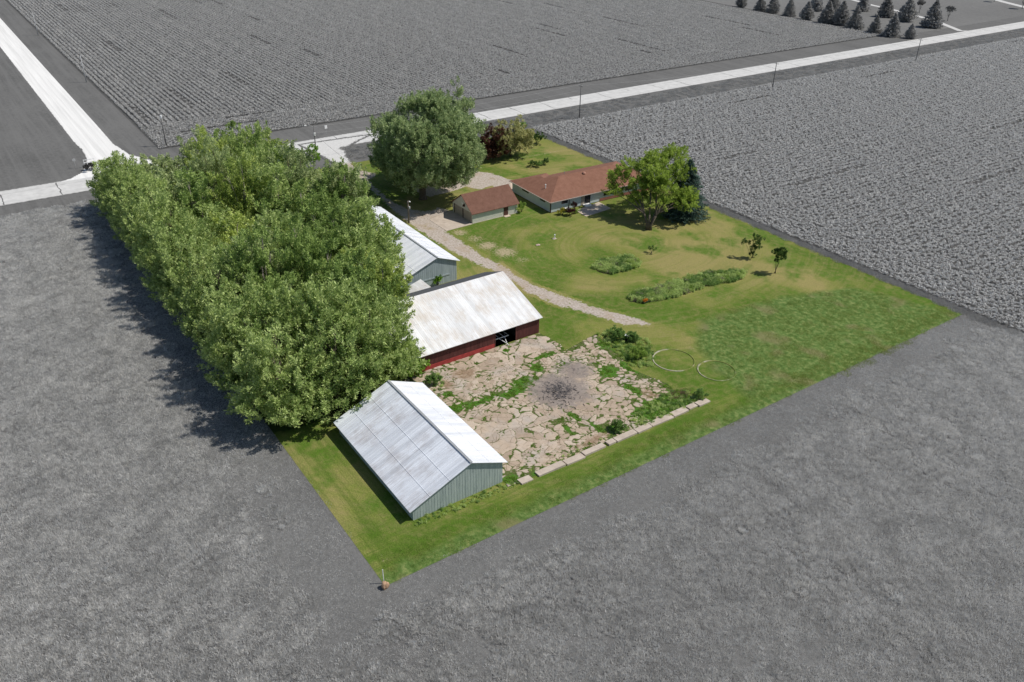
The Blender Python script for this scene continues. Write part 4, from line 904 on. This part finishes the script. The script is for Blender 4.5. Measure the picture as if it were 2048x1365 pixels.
def bed(name, poly, label, seed, step=.55, sc=(.7, .5), wts=None, vi_n=5, cat='plants'):
    P_ = grid_pts(poly, step, step, seed); rs = np.random.RandomState(seed+1); big_ = (vnoise(P_[:, :2], .35, seed, 2)*1.9*3).astype(int)
    vi = np.where(rs.rand(len(P_)) < .25, rs.randint(0, vi_n, len(P_)), np.clip(big_, 0, min(3, vi_n-1)))
    return scatter(name, P_, rs.rand(len(P_))*6.28, sc[0]+sc[1]*rs.rand(len(P_)), vi, pp, label, cat)
bed('garden_bed_plants', bed1, 'tall leafy plants filling the short garden bed', 31); bed('garden_bed_plants', bed2, 'tall leafy plants filling the long garden bed', 33)
BEDS = plain('bed_soil', (.09, .06, .035), .95, .3)
for b_ in (bed1, bed2): sheet('bed_soil', b_, .045, BEDS)
# weeds round the yard, along walls
weeds = [([(1190, 672), (1215, 662), (1262, 668), (1295, 682), (1312, 705), (1305, 735), (1262, 738), (1215, 690)], 'tall weeds between the cracked yard and the lawn rings', .55, .6),
         ([(1290, 810), (1330, 788), (1352, 778), (1408, 800), (1330, 838), (1270, 860), (1262, 835)], 'bright weeds in the near right corner of the yard', .55, .55),
         ([(822, 1044), (1004, 968), (1040, 962), (1046, 972), (900, 1028), (830, 1054)], 'grassy weeds along the foot of the green shed gable', .45, .4),
         ([(853, 748), (875, 742), (890, 772), (868, 790), (848, 778)], 'weeds at the barn corner', .6, .5),
         ([(690, 340), (735, 362), (770, 405), (760, 420), (700, 385), (650, 330)], 'rough grass between the drive and the grove', .9, .5),
         ([(1058, 955), (1412, 797), (1398, 792), (1050, 948)], 'weeds along the inside of the kerb wall', .55, .35)]
for i, (pl, lab, st, s0) in enumerate(weeds): bed('weeds', W2(pl), lab, 50+3*i, st*1.15, (s0*.4, s0*.75), vi_n=4, cat='weeds')
rs = np.random.RandomState(77)
sel = rs.rand(len(yard_crack_pts)) < (.022+.06*lin(yard_crack_g, .4, .9)); P_ = yard_crack_pts[sel]; P_ = np.concatenate([P_, np.full((len(P_), 1), .04)], 1)
ws = [tuft_patch(400+k, .22, 60, .08, .26, .05, LGL if k else LB) for k in range(3)]
scatter('crack_weeds', P_, rs.rand(len(P_))*6.28, .5+.9*rs.rand(len(P_)), rs.randint(0, 3, len(P_)), ws, 'low green weeds growing in the cracks of the yard', 'weeds')

# ================================================================== FIELDS AND GRASS
LS = leafmat('crop_leaves', G(.20), G(.40), G(.60), .3, .5, .05, k=1.33, amp=.4, rnd=.04)
def crop_tile(seed, m, size=7.62, rowsp=1.524, along=.2, h=.62, skip=False, spread=.72, lf=.28):
    rs = np.random.RandomState(seed); ys = (np.arange(5)-2)*rowsp; xs_ = np.arange(-size/2, size/2, along)
    A, B = np.meshgrid(xs_, ys, indexing='ij'); c = np.stack([A.ravel(), B.ravel()], 1)+np.stack([rs.normal(size=A.size)*.08, (rs.rand(A.size)-.5)*spread], 1)
    if skip: c = c[(np.abs(c[:, 1]) > .5) | (rs.rand(len(c)) < .3)]
    c = c[rs.rand(len(c)) > .06]
    k = 8; hh = h*(.7+.5*rs.rand(len(c))); P = np.repeat(np.concatenate([c, hh[:, None]], 1), k, 0); n_ = len(P)
    r = rs.rand(n_)**.6*.32; a = rs.rand(n_)*6.283; P[:, 0] += r*np.cos(a); P[:, 1] += r*np.sin(a)*.9; P[:, 2] *= (.62+.4*rs.rand(n_)-.5*r)
    D = np.stack([np.cos(a), np.sin(a), rs.normal(size=n_)*.5], 1); D[:, :2] += rs.normal(size=(n_, 2))*.5
    D = norm(D); U = norm(np.cross(D, rs.normal(size=(n_, 3))*.6+[0, 0, 1.])); L = lf*(.7+.6*rs.rand(n_))[:, None]; W_ = L*.8
    V = np.stack([P-D*L*.4, P+U*W_*.5, P+D*L*.6, P-U*W_*.5], 1).reshape(-1, 3)
    return source('crop_tile', V, np.arange(4*n_).reshape(-1, 4), m)
tiles = [crop_tile(900+k, LS, spread=.85, along=.18, lf=.26) for k in range(4)]+[crop_tile(910, LS, skip=True)]
LSR = leafmat('crop_leaves_near', G(.22), G(.40), G(.60), .3, .5, .5, k=1.48, amp=.5, rnd=.04)
tilesR = [crop_tile(920+k, LSR, spread=1.25, along=.18, lf=.24) for k in range(4)]+[crop_tile(930, LSR, spread=1.1, along=.18, lf=.24, skip=True)]
def field(name, poly, zones, label, seed, tiles):
    """zones: list of (polygon, rotation)"""
    Ps, Rs_, Vs = [], [], []
    rs = np.random.RandomState(seed)
    for x0_, x1_, y0_, y1_, rot in zones:
        xs_ = np.arange(x0_+3.81, x1_, 7.62); ys_ = np.arange(y0_+3.81, y1_, 7.62); A, B = np.meshgrid(xs_, ys_, indexing='ij'); P = np.stack([A.ravel(), B.ravel(), A.ravel()*0], 1)
        vi = rs.randint(0, 4, A.shape); vi_ = vi if rot == 0 else vi.T
        for _ in range(int(vi.size*.022)):
            i_, j_ = rs.randint(vi_.shape[0]), rs.randint(vi_.shape[1]); vi_[i_:i_+1+rs.randint(1, 4), j_] = 4
        q = (P-np.array([0, 0, SCL])) @ RM.T; pr = proj(P); ok = (q[:, 2] > 1) & (pr[:, 0] > -90) & (pr[:, 0] < 2140) & (pr[:, 1] > -60) & (pr[:, 1] < 1500)
        P = P[ok]; Ps.append(P); Rs_.append(rot+np.pi*rs.randint(0, 2, len(P))); Vs.append(vi.ravel()[ok])
    P = np.vstack(Ps); Rr = np.concatenate(Rs_)
    scatter(name, P, Rr, np.ones(len(P)), np.concatenate(Vs), tiles, label, 'crop')
    print(name, len(P))
FX = -226
sheet('field_soil', [(-900, 46), (FX, 46), (FX, 363), (-900, 363)], -.005, SOIL)
sheet('field_soil', [(-190.7, 139.3), (-20, 139.3), (-20, 600), (-190.7, 600)], .012, SOIL)
field('far_crop_field', None, [(-226-7.62*3, -226, 46.5, 362, np.pi/2), (-226-7.62*70, -226-7.62*3, 46.5, 362, 0)], 'rows of leafy grey crop covering the field beyond the road', 1, tiles)
field('right_crop_field', None, [(-190.7, -15, 139.6, 139.6+7.62*2, 0), (-190.7, -190.7+7.62*23, 139.6+7.62*2, 520, np.pi/2)], 'rows of leafy grey crop covering the field right of the plot', 2, tilesR)

GB = leafmat('meadow_grass', G(.13), G(.36), G(.66), .4, .6, 1.2, k=1.26, amp=1.5, world=.7, rnd=.12)
hp = [tuft_patch(200+k, 1.2, 640, .16, .46, .03, GB, .8) for k in range(3)]+[tuft_patch(210+k, 1.2, 640, .16, .5, .034, GB, 1.1, clumps=16) for k in range(3)]+[tuft_patch(215+k, 1.1, 420, .05, .16, .045, GB, 1.0) for k in range(2)]+[tuft_patch(219, .5, 160, .5, .95, .04, leafmat('dry_grass', G(.3), G(.5), G(.7), .4, k=1.2), 1.3)]
mead = [(-196, -120), (20, -120), (20, 300), (-49.2, 300), (-49.2, 139.0), (-58.8, 139), (-58.8, 136), (-58.8, 25.2), (-84, 25.2), (-90, 25.2), (-196, 25.2)]
P_ = grid_pts(mead, 1.25, 1.1, 91); rs = np.random.RandomState(92); k = len(P_)
big_ = vnoise(P_[:, :2], .06, 93, 4)
vi = np.where(rs.rand(k) < lin(big_, .45, .65)*.5, rs.randint(3, 6, k), rs.randint(0, 3, k)); print('meadow', k)
plot = [(PX0, PY0), (PX1, PY0), (PX1, PY1), (PX0, PY1)]; de = -poly_sd(P_[:, :2], plot)
def dline(P, pts):
    q = np.array(W2(pts)); d = np.full(len(P), 1e9)
    for a, b in zip(q[:-1], q[1:]): e = b-a; t_ = np.clip(((P-a)@e)/(e@e), 0, 1); d = np.minimum(d, np.linalg.norm(P-(a+t_[:, None]*e), axis=1))
    return d
sm = .32+.68*lin(de+(big_-.5)*8, 3.5, 10)
for tr_ in ([(600, 1300), (1000, 1283), (1500, 1288), (2048, 1296)], [(600, 1330), (1000, 1318), (1500, 1322), (2048, 1330)], [(430, 900), (560, 1080), (640, 1200), (690, 1290)], [(700, 1262), (1000, 1128), (1300, 960), (1600, 800), (1800, 700), (1980, 690)], [(0, 500), (100, 455), (200, 420)]):
    sm *= 1-.75*np.exp(-(dline(P_[:, :2], tr_)/.75)**2)
vi = np.where(sm+(rs.rand(k)-.5)*.35 < .62, rs.randint(6, 8, k), vi); vi = np.where((rs.rand(k) < .0018) & (sm > .9), 8, vi)
scatter('meadow_grass', P_, rs.rand(k)*6.28, .6+.55*rs.rand(k)+.25*big_, vi, hp, 'rough grey meadow grass around the plot', 'grass')
GV = leafmat('verge_blades', G(.14), G(.26), G(.40), .4, .6, .1, k=1.35, amp=.8)
vp = [tuft_patch(230+k, 1.2, 320, .15, .5, .06, GV, .7) for k in range(3)]
P_ = grid_pts([(-202.2, 115), (-191.5, 138), (-191.5, 480), (-202.2, 480)], 2.0, 1.6, 95, .9); k = len(P_)
P2_ = grid_pts([(-202.2, 84), (-190.5, 84), (-190.5, 138), (-202.2, 138)], 1.9, 1.6, 96, .9); P_ = np.vstack([P_, P2_]); k = len(P_)
P3_ = grid_pts([(-188.5, 138.0), (-50, 138.0), (-50, 139.6), (-188.5, 139.6)], .8, .7, 97, 1.); P_ = np.vstack([P_, P3_]); k = len(P_)
scatter('verge_grass', P_, rs.rand(k)*6.28, .5+.6*rs.rand(k), rs.randint(0, 3, k), vp, 'tall grey verge grass along the road and field edge', 'grass')
# rougher green grass inside the plot
LRG = leafmat('rough_green_grass', (.09, .16, .03), (.20, .30, .075), (.38, .43, .16), .4, .55, .3, k=1.12)
gp = [tuft_patch(240+k, 1.0, 320, .07, .24, .045, LRG, .8) for k in range(3)]
P_ = grid_pts(rough_poly, 1.35, 1.2, 98, .9); Pb = grid_pts([(-63.5, 27), (-59.7, 27), (-59.7, 137.5), (-62.5, 137.5)], 1.2, 1.1, 99, .85); P_ = np.vstack([P_, Pb]); k = len(P_)
scatter('rough_grass', P_, rs.rand(k)*6.28, .45+.6*rs.rand(k), rs.randint(0, 3, k), gp, 'unmown green grass in the near right part of the plot', 'grass')
LLW = leafmat('lawn_blades', (.11, .16, .025), (.24, .27, .06), (.38, .34, .12), .35, .6, .12, k=1.05)
lp = [tuft_patch(250+k, 1.0, 300, .03, .075, .03, LLW, 1.0) for k in range(3)]
holes = [ypoly, rough_poly, [(-87.5, 33), (-66, 33), (-66, 46.5), (-87.5, 46.5)], W2(dl+dr)]
P_ = grid_pts([(-125, 26.5), (-62.8, 26.5), (-62.8, 137.3), (-125, 137.3)], 1.5, 1.4, 101, .7, holes=holes)
P_ = P_[(P_[:, 1] > 62) | (P_[:, 0] > -92)]; k = len(P_)
scatter('lawn_grass_blades', P_, rs.rand(k)*6.28, .8+.4*rs.rand(k), rs.randint(0, 3, k), lp, 'short lawn grass blades across the nearer lawn', 'grass')
#@@NEXT

# ================================================================== POLES, SIGNS, SMALL THINGS
WOODG = plain('grey_pole_wood', (.17, .165, .16), .9, .15); WOODP = plain('pole_wood', (.22, .18, .15), .9, .2); GREYM = plain('grey_metal', (.45, .45, .45), .5); WHITEG = plain('white_enamel', (.8, .8, .79), .5)
tops = {}
def utility_pole(px, py, h, label, m=WOODG, arm=True, can=False, name='utility_pole', base=None, r=.14):
    b = np.array(base) if base is not None else at(px, py); t = empty(name, (b[0], b[1], 0), 0, label, 'utility pole', 'utility poles along the roads' if name == 'utility_pole' and arm else None)
    MB().tube([(0, 0, -.2), (0, 0, h*.5), (0, 0, h)], [r*1.15, r, r*.75], 8).build('pole', m, t, True)
    if arm:
        MB().box(-.9, .9, -.06, .06, h-.75, h-.63).build('crossarm', m, t)
        for x in (-.8, .8): MB().lathe((x, 0, h-.63), [(.05, 0), (.07, .08), (.03, .18)], 8).build('insulator', GREYM, t)
    if can: MB().lathe((.32, 0, h-1.9), [(.2, 0), (.24, .05), (.24, .75), (.18, .85)], 12).build('transformer', WHITEG if m is WOODG else GREYM, t, True)
    tops[label] = np.array([b[0], b[1], h-.45]); return t
utility_pole(76.5, 71, 8.8, 'pale leaning looking utility pole by the far grey field edge, top left', m=GREYM, arm=False)
utility_pole(173, 165, 8.6, 'thin utility pole by the gravel road, lower of the two at the top left', m=GREYM, arm=False)
pb = at(319, 222, 9.3); utility_pole(0, 0, 9.3, 'utility pole with white transformer showing above the far end of the grove', base=(pb[0], pb[1]), can=True, arm=False)
L1 = utility_pole(1158.5, 238, 10.2, 'utility pole beside the road at the field corner behind the house')
utility_pole(1544.5, 178, 9.0, 'middle utility pole along the field right of the road')
utility_pole(1830.8, 123.6, 8.8, 'farthest utility pole along the road at the upper right')
b3 = at(634, 320); t = utility_pole(634, 320, 8.6, 'street light pole at the drive entrance beside the grove', arm=False, name='street_light', r=.13); t['category'] = 'street light'
MB().tube([(0, 0, 8.4), (-.5, -.8, 8.75), (-1.0, -1.5, 8.8)], [.05, .045, .04], 6).build('arm', GREYM, t, True)
MB().hexa([(-1.25, -2.0, 8.68), (-.95, -2.0, 8.68), (-.8, -1.4, 8.68), (-1.1, -1.4, 8.68)], [(-1.2, -1.95, 8.84), (-1.0, -1.95, 8.84), (-.88, -1.45, 8.86), (-1.05, -1.45, 8.86)]).build('lamp_head', WHITEG, t)
MB().box(.13, .5, -.2, .2, 6.3, 7.0).build('junction_box', WHITEG, t)
t = utility_pole(818, 447, 5.0, 'weathered yard pole with lamp between the long shed and the drive', m=WOODP, arm=False, name='yard_pole', r=.16); t['category'] = 'pole'
MB().lathe((.35, .1, 3.3), [(.14, 0), (.17, .05), (.17, .55), (.1, .62)], 10).build('meter_can', GREYM, t, True)
MB().tube([(0, 0, 4.8), (.25, .15, 5.0)], .04, 6).lathe((.35, .22, 4.85), [(.18, 0), (.16, .12), (.05, .2)], 10).build('lamp', WHITEG, t)
WIRE = plain('wire_metal', (.38, .38, .38), .5); WIRED = plain('dark_wire', (.05, .05, .05), .6)
def wire(a, b, sag, label, m=WIRE, r=.022):
    a = np.array(a); b = np.array(b); pts = [a*(1-t_)+b*t_-np.array([0, 0, sag*4*t_*(1-t_)]) for t_ in np.linspace(0, 1, 14)]
    return tag(MB().tube(pts, r, 5).build('power_line', m), label, 'power line', 'overhead power lines')
pA = np.array([b3[0], b3[1], 8.5]); pR = tops['utility pole beside the road at the field corner behind the house']; pM = tops['middle utility pole along the field right of the road']; pF = tops['farthest utility pole along the road at the upper right']
pT = np.array([pb[0], pb[1], 9.1])
wire(pA, pR+[0, 0, .3], 1.0, 'upper power line from the street light to the pole behind the house')
wire(pA-[0, 0, 1.6], pR-[0, 0, 1.3], 1.0, 'lower power line from the street light to the pole behind the house')
wire(pA, pT, .8, 'power line from the street light over the grove to the transformer pole')
wire(pR, pM, .9, 'power line between the pole behind the house and the middle pole', WIRE, .018)
wire(pM, pF, .9, 'power line between the middle and the farthest roadside pole', WIRE, .018)
y4 = at(818, 447); wire(pA-[0, 0, 1.8], (y4[0], y4[1], 4.6), .8, 'dark service wire sagging from the street light to the yard pole', WIRED)

def sign(name, px, py, h, label, build, cat='sign', m=GREYM):
    b = at(px, py); t = empty(name, (b[0], b[1], 0), 0, label, cat); MB().tube([(0, 0, -.1), (0, 0, h)], .035, 6).build('post', m, t); build(t, h); return t
toward = lambda px, py: math.atan2(-at(px, py)[1], -at(px, py)[0])
REDS = plain('red_sign_face', (.60, .02, .02), .4, .03)
def octo(t, h):
    a = [(math.pi/8+k*math.pi/4) for k in range(8)]; r = .50; mb = MB()
    d = np.array([.25, -1, 0]); d /= np.linalg.norm(d); u = np.array([-d[1], d[0], 0])
    f = [u*r*math.cos(q)+np.array([0, 0, h-.35+r*math.sin(q)]) for q in a]; mb.add([p+d*.04 for p in f]+[p+d*.06 for p in f], [tuple(range(7, -1, -1)), tuple(range(8, 16))]+[(i, (i+1) % 8, (i+1) % 8+8, i+8) for i in range(8)])
    pl = fixn(mb.build('sign_plate', REDS, t))
qs = at(199, 322, 2.9); st_ = empty('stop_sign', (qs[0], qs[1], 0), 0, 'red octagonal stop sign peeking out at the left edge of the grove', 'stop sign')
MB().tube([(0, 0, -.1), (0, 0, 3.1)], .035, 6).build('post', GREYM, st_); octo(st_, 3.1)
def panel(w_, h_, m=WHITEG, d=(.3, -1)):
    def f(t, h):
        dd = np.array([d[0], d[1], 0.]); dd /= np.linalg.norm(dd); u = np.array([-dd[1], dd[0], 0]); a = -u*w_/2+dd*.05; b = u*w_/2+dd*.05
        MB().hexa([a+[0, 0, h-h_], b+[0, 0, h-h_], b+[0, 0, h-h_]+dd*.03, a+[0, 0, h-h_]+dd*.03], [a+[0, 0, h], b+[0, 0, h], b+[0, 0, h]+dd*.03, a+[0, 0, h]+dd*.03]).build('sign_plate', m, t)
    return f
qp = at(653, 256, 0); sign('road_sign', 653, 268, 2.4, 'white rectangular road sign on the verge across the road', panel(.75, .95, d=(1, .1)))
sign('road_sign', 152, 337, 2.4, 'small pale round backed road sign left of the road junction', lambda t, h: MB().tube([(.03, 0, h-.3), (.05, .0, h-.3)], .38, 14).build('sign_plate', GREYM, t))
# street-name boards at the junction
b = at(170, 335); t = empty('direction_sign', (b[0], b[1], 0), 0, 'low white two rail sign frame at the road junction left of the stop sign', 'sign')
for k, (u0, u1) in enumerate(((0, 0), (0, 2.4))): MB().tube([(u0*.4, u1, -.1), (u0*.4, u1, 1.9)], .06, 6).build('post', WHITEG, t)
for z_ in (1.05, 1.7): MB().box(-.04, .04, -.1, 2.5, z_, z_+.14).build('rail', WHITEG, t)

# corner marker and boulder
b = at(768, 1167); t = empty('marker_post', (b[0], b[1], 0), 0, 'thin white marker post at the near corner of the plot', 'post'); MB().tube([(0, 0, -.1), (-.03, -.02, 1.95)], .045, 8).build('post', WHITEG, t); MB().lathe((-.03, -.02, 1.95), [(.05, 0), (.055, .05), (.02, .09)], 8).build('cap', WHITEG, t)
import bmesh
def rock(name, px, py, r, label, m, sq=(1, 1, .8), seed=0, z=None):
    b = at(px, py); bm = bmesh.new(); bmesh.ops.create_icosphere(bm, subdivisions=4, radius=r); rr = np.random.RandomState(seed); ph = rr.rand(6, 4)*6
    for v in bm.verts:
        d = np.array(v.co)/r; k = 1+.10*sum(math.sin(2.2*(i*.6+1)*(d@ph[i][:3])/3+ph[i][3])/(i+1) for i in range(6)); v.co = v.co*k; v.co.x *= sq[0]; v.co.y *= sq[1]; v.co.z *= sq[2]
    me = bpy.data.meshes.new(name); bm.to_mesh(me); bm.free(); me.materials.append(m); me.polygons.foreach_set('use_smooth', [True]*len(me.polygons))
    return tag(link(name, me, None, (b[0], b[1], r*sq[2]*.7)), label, 'rock')
rock('boulder', 771, 1176, .42, 'tan boulder at the near corner of the plot beside the white marker post', plain('tan_stone', (.42, .27, .17), .9, .3, 5), (.85, 1, 1.25), 3)
rock('rock', 1076, 491, .38, 'small flat pinkish stone on the lawn left of the white pipe', plain('pink_stone', (.45, .34, .28), .9, .2, 5), (1, 1.2, .3), 5)
b = at(1109, 478); t = empty('well_pipe', (b[0], b[1], 0), 0, 'short white pipe standing on a small slab in the lawn', 'pipe'); MB().lathe((0, 0, 0), [(.1, 0), (.1, .75), (.15, .78), (.15, .95), (.05, 1.0)], 12).build('pipe', WHITEG, t); MB().box(-.35, .35, -.45, .4, -.02, .07).build('slab', CONC, t)
# rings on the lawn
RINGM = N('ring_concrete'); p = RINGM.pos(); rc_ = RINGM.ramp(RINGM.noise(p, 2.5, 4, .7), [(.3, (.30, .28, .19)), (.65, (.50, .46, .36))])
lg_, _ = lawn_col(RINGM); rm_ = RINGM.rng(RINGM.math('ADD', RINGM.noise(p, .55, 3, .6), RINGM.math('MULTIPLY', RINGM.attr('side'), .34)), .60, .80); RINGM = RINGM.done(RINGM.mix(rm_, lg_, rc_), .9)
def ring(px0, px1, py, label, st=1.):
    a, b = at(px0, py)[:2], at(px1, py)[:2]; c = (a+b)/2; R = np.linalg.norm(a-b)/2; n_ = 96; V, Fq, at_ = [], [], []
    for i in range(n_):
        th = 2*math.pi*i/n_; wv = .08+.06*max(0, math.sin(th*1.5+R))
        for rr_, z_ in ((R-wv, .015), (R-wv, .09), (R+wv, .09), (R+wv, .015)): V.append((c[0]+rr_*math.cos(th), c[1]+rr_*math.sin(th), z_)); at_.append(st*max(0, -math.sin(th+.35)*.5+.5)**.8)
    for i in range(n_):
        for k in range(3): Fq.append((i*4+k, i*4+k+1, ((i+1) % n_)*4+k+1, ((i+1) % n_)*4+k))
    o_ = link('concrete_ring', mesh_np('concrete_ring', V, Fq, RINGM, attrs={'side': at_})); fixn(o_); tag(o_, label, 'concrete ring', 'old concrete rings in the lawn')
ring(1306, 1388, 721, 'larger pale concrete ring sunk in the lawn, left one'); ring(1396, 1470, 742, 'smaller fainter concrete ring sunk in the lawn, right one', .62)

# broken kerb wall
t = empty('kerb_wall', (-65.3, 64, 0), 0, 'broken line of pale concrete kerb slabs along the near edge of the yard', 'low wall')
rs = np.random.RandomState(8); y = 47.6
for ln, gap in ((1.8, .9), (4.2, .15), (3.0, .1), (3.6, .5), (1.3, .1), (3.6, .1), (2.6, .12), (4.0, .1), (2.8, .3), (1.6, .12), (2.3, .1)):
    xw = .42+rs.rand()*.12; dx = rs.normal()*.07; hz = .22+rs.rand()*.1; a = rs.normal()*.015
    c = [(-xw+dx, y-64, -.05), (xw+dx, y-64+.05, -.05), (xw+dx+a*ln, y-64+ln, -.05), (-xw+dx+a*ln, y-64+ln-.04, -.05)]; tz = rs.normal()*.03
    MB().hexa(c, [(p_[0], p_[1], hz+(tz if i > 1 else 0)) for i, p_ in enumerate(c)]).build('slab', CONC, t); y += ln+gap

# trailer parked in the open bay
b = at(1006, 677, .7); o = np.array([-96.6, 65.3, 0]); t = empty('flat_trailer', o, 0, 'white framed trailer with its tongue sticking out of the open barn bay', 'trailer')
mb = MB(); z_ = .75
for yy in (-1.35, 1.35): mb.bar((-1.0, yy, z_), (1.0, yy, z_), .09, .12)
for xx in (-1.0, 1.0): mb.bar((xx, -1.4, z_), (xx, 1.4, z_), .09, .12)
for yy in (-.45, .45): mb.bar((-1, yy, z_), (1, yy, z_), .08, .1)
mb.build('frame', WHITEG, t)
MB().bar((1.0, -.55, z_), (2.6, 0, .42), .08).bar((1.0, .55, z_), (2.6, 0, .42), .08).bar((2.5, 0, .44), (3.0, 0, .36), .1).build('tongue', WHITEG, t)
MB().tube([(2.55, 0, 0.0), (2.55, 0, .75)], .035, 8).build('jack', GREYM, t)
for yy in (-1.55, 1.42):
    w_ = MB().tube([(-.2, yy, .34), (-.2, yy+.16, .34)], .34, 18).build('wheel', plain('tyre_rubber', (.02, .02, .02), .8), t); MB().tube([(-.2, yy-.01, .34), (-.2, yy+.17, .34)], .18, 12).build('rim', GREYM, w_)
# bin in the weeds, AC unit, planter
b = at(1253, 681); t = empty('bin', (b[0], b[1], 0), 0, 'small black bin with a white lid standing in the dark weeds', 'bin')
MB().lathe((0, 0, 0), [(.3, 0), (.36, .9)], 14).build('body', plain('black_plastic', (.015, .015, .018), .4), t); MB().lathe((-.05, 0, .9), [(.39, 0), (.39, .06), (.1, .1)], 14).build('lid', WHITEG, t)
b = at(1134, 424); t = empty('air_conditioner', (b[0], b[1], 0), R_(-1.66), 'white topped outdoor cooling unit behind the burgundy shrub at the house wall', 'air conditioner')
MB().box(-.42, .42, -.42, .42, 0, .75).build('casing', plain('unit_casing', (.4, .4, .4), .5), t); tp = MB().box(-.47, .47, -.47, .47, .75, .82).build('top_panel', WHITEG, t); MB().lathe((0, 0, .82), [(.27, 0), (.27, .02), (.05, .03)], 16).build('fan_grille', plain('grille', (.15, .15, .16), .5), tp)
b = at(1290, 606); t = empty('marigold_planter', (b[0], b[1], 0), 0, 'dark planter of bright orange flowers at the left end of the long garden bed', 'planter')
MB().hexa([(-.3, -.5, 0), (.3, -.5, 0), (.3, .5, 0), (-.3, .5, 0)], [(-.38, -.6, .38), (.38, -.6, .38), (.38, .6, .38), (-.38, .6, .38)]).build('pot', plain('dark_green_pot', (.03, .06, .03), .6), t)
rs = np.random.RandomState(3); P_ = np.stack([(rs.rand(240)-.5)*.6, (rs.rand(240)-.5)*.9, .38+rs.rand(240)*.3], 1); V, Q = leaf_quads(rs, P_, rs.normal(size=(240, 3))+[0, 0, .4], .16, .13)
link('flowers', mesh_np('flowers', V, Q, plain('orange_petals', (.70, .25, .02), .7, .2, 4)), t)
# a few bare limbs and burnt debris
CHAR = plain('charred_wood', (.03, .028, .028), .95, .4, 6); rs = np.random.RandomState(4); mb = MB(); c = at(1120, 795)
for i in range(60):
    p_ = c[:2]+rs.normal(size=2)*[1.5, 1.5]; a = rs.rand()*6.28; L = .15+rs.rand()*.5; mb.tube([(p_[0]-c[0], p_[1]-c[1], .16), (p_[0]-c[0]+L*math.cos(a), p_[1]-c[1]+L*math.sin(a), .15+rs.rand()*.08)], .02+.015*rs.rand(), 5)
o_ = mb.build('burnt_debris', CHAR); o_.location = (c[0], c[1], 0); tag(o_, 'scattered charred sticks and ash in the burnt middle of the yard', 'burnt debris', kind='stuff')
c = at(1360, 792); mb = MB(); DEAD = plain('dead_branches', (.17, .10, .07), .95, .3, 6)
for i in range(60):
    p_ = rs.normal(size=2)*[.6, 1.0]; a = rs.rand()*6.28; L = .5+rs.rand(); mb.tube([(p_[0], p_[1], .1+rs.rand()*.2), (p_[0]+L*math.cos(a), p_[1]+L*math.sin(a), .15+rs.rand()*.5)], .02, 4)
o_ = mb.build('brush_pile', DEAD); o_.location = (c[0], c[1], 0); tag(o_, 'reddish brown pile of dead branches at the right corner of the yard', 'brush pile', kind='stuff')
# far lane and drive
n = N('lane_concrete'); LANE = n.done(n.ramp(n.noise(n.pos(), .5, 3), [(.3, G(.5)), (.7, G(.6))]), .9)
lane = [(1962, 64), (1920, 62), (1880, 46), (1840, 34), (1786, 20), (1745, 11), (1690, -4)]; cl = np.array(W2(lane)); d = np.gradient(cl, axis=0); d /= np.linalg.norm(d, axis=1)[:, None]; nn_ = np.stack([-d[:, 1], d[:, 0]], 1)*1.5
sheet('far_lane', [tuple(p_) for p_ in np.vstack([cl+nn_, (cl-nn_)[::-1]])], .03, LANE)
cl = np.array(W2([(2090, 24), (2046, 14), (2010, 5), (1970, -6)])); d = np.gradient(cl, axis=0); d /= np.linalg.norm(d, axis=1)[:, None]; nn_ = np.stack([-d[:, 1], d[:, 0]], 1)*2.2
sheet('far_lane', [tuple(p_) for p_ in np.vstack([cl+nn_, (cl-nn_)[::-1]])], .034, LANE)
#@@NEXT
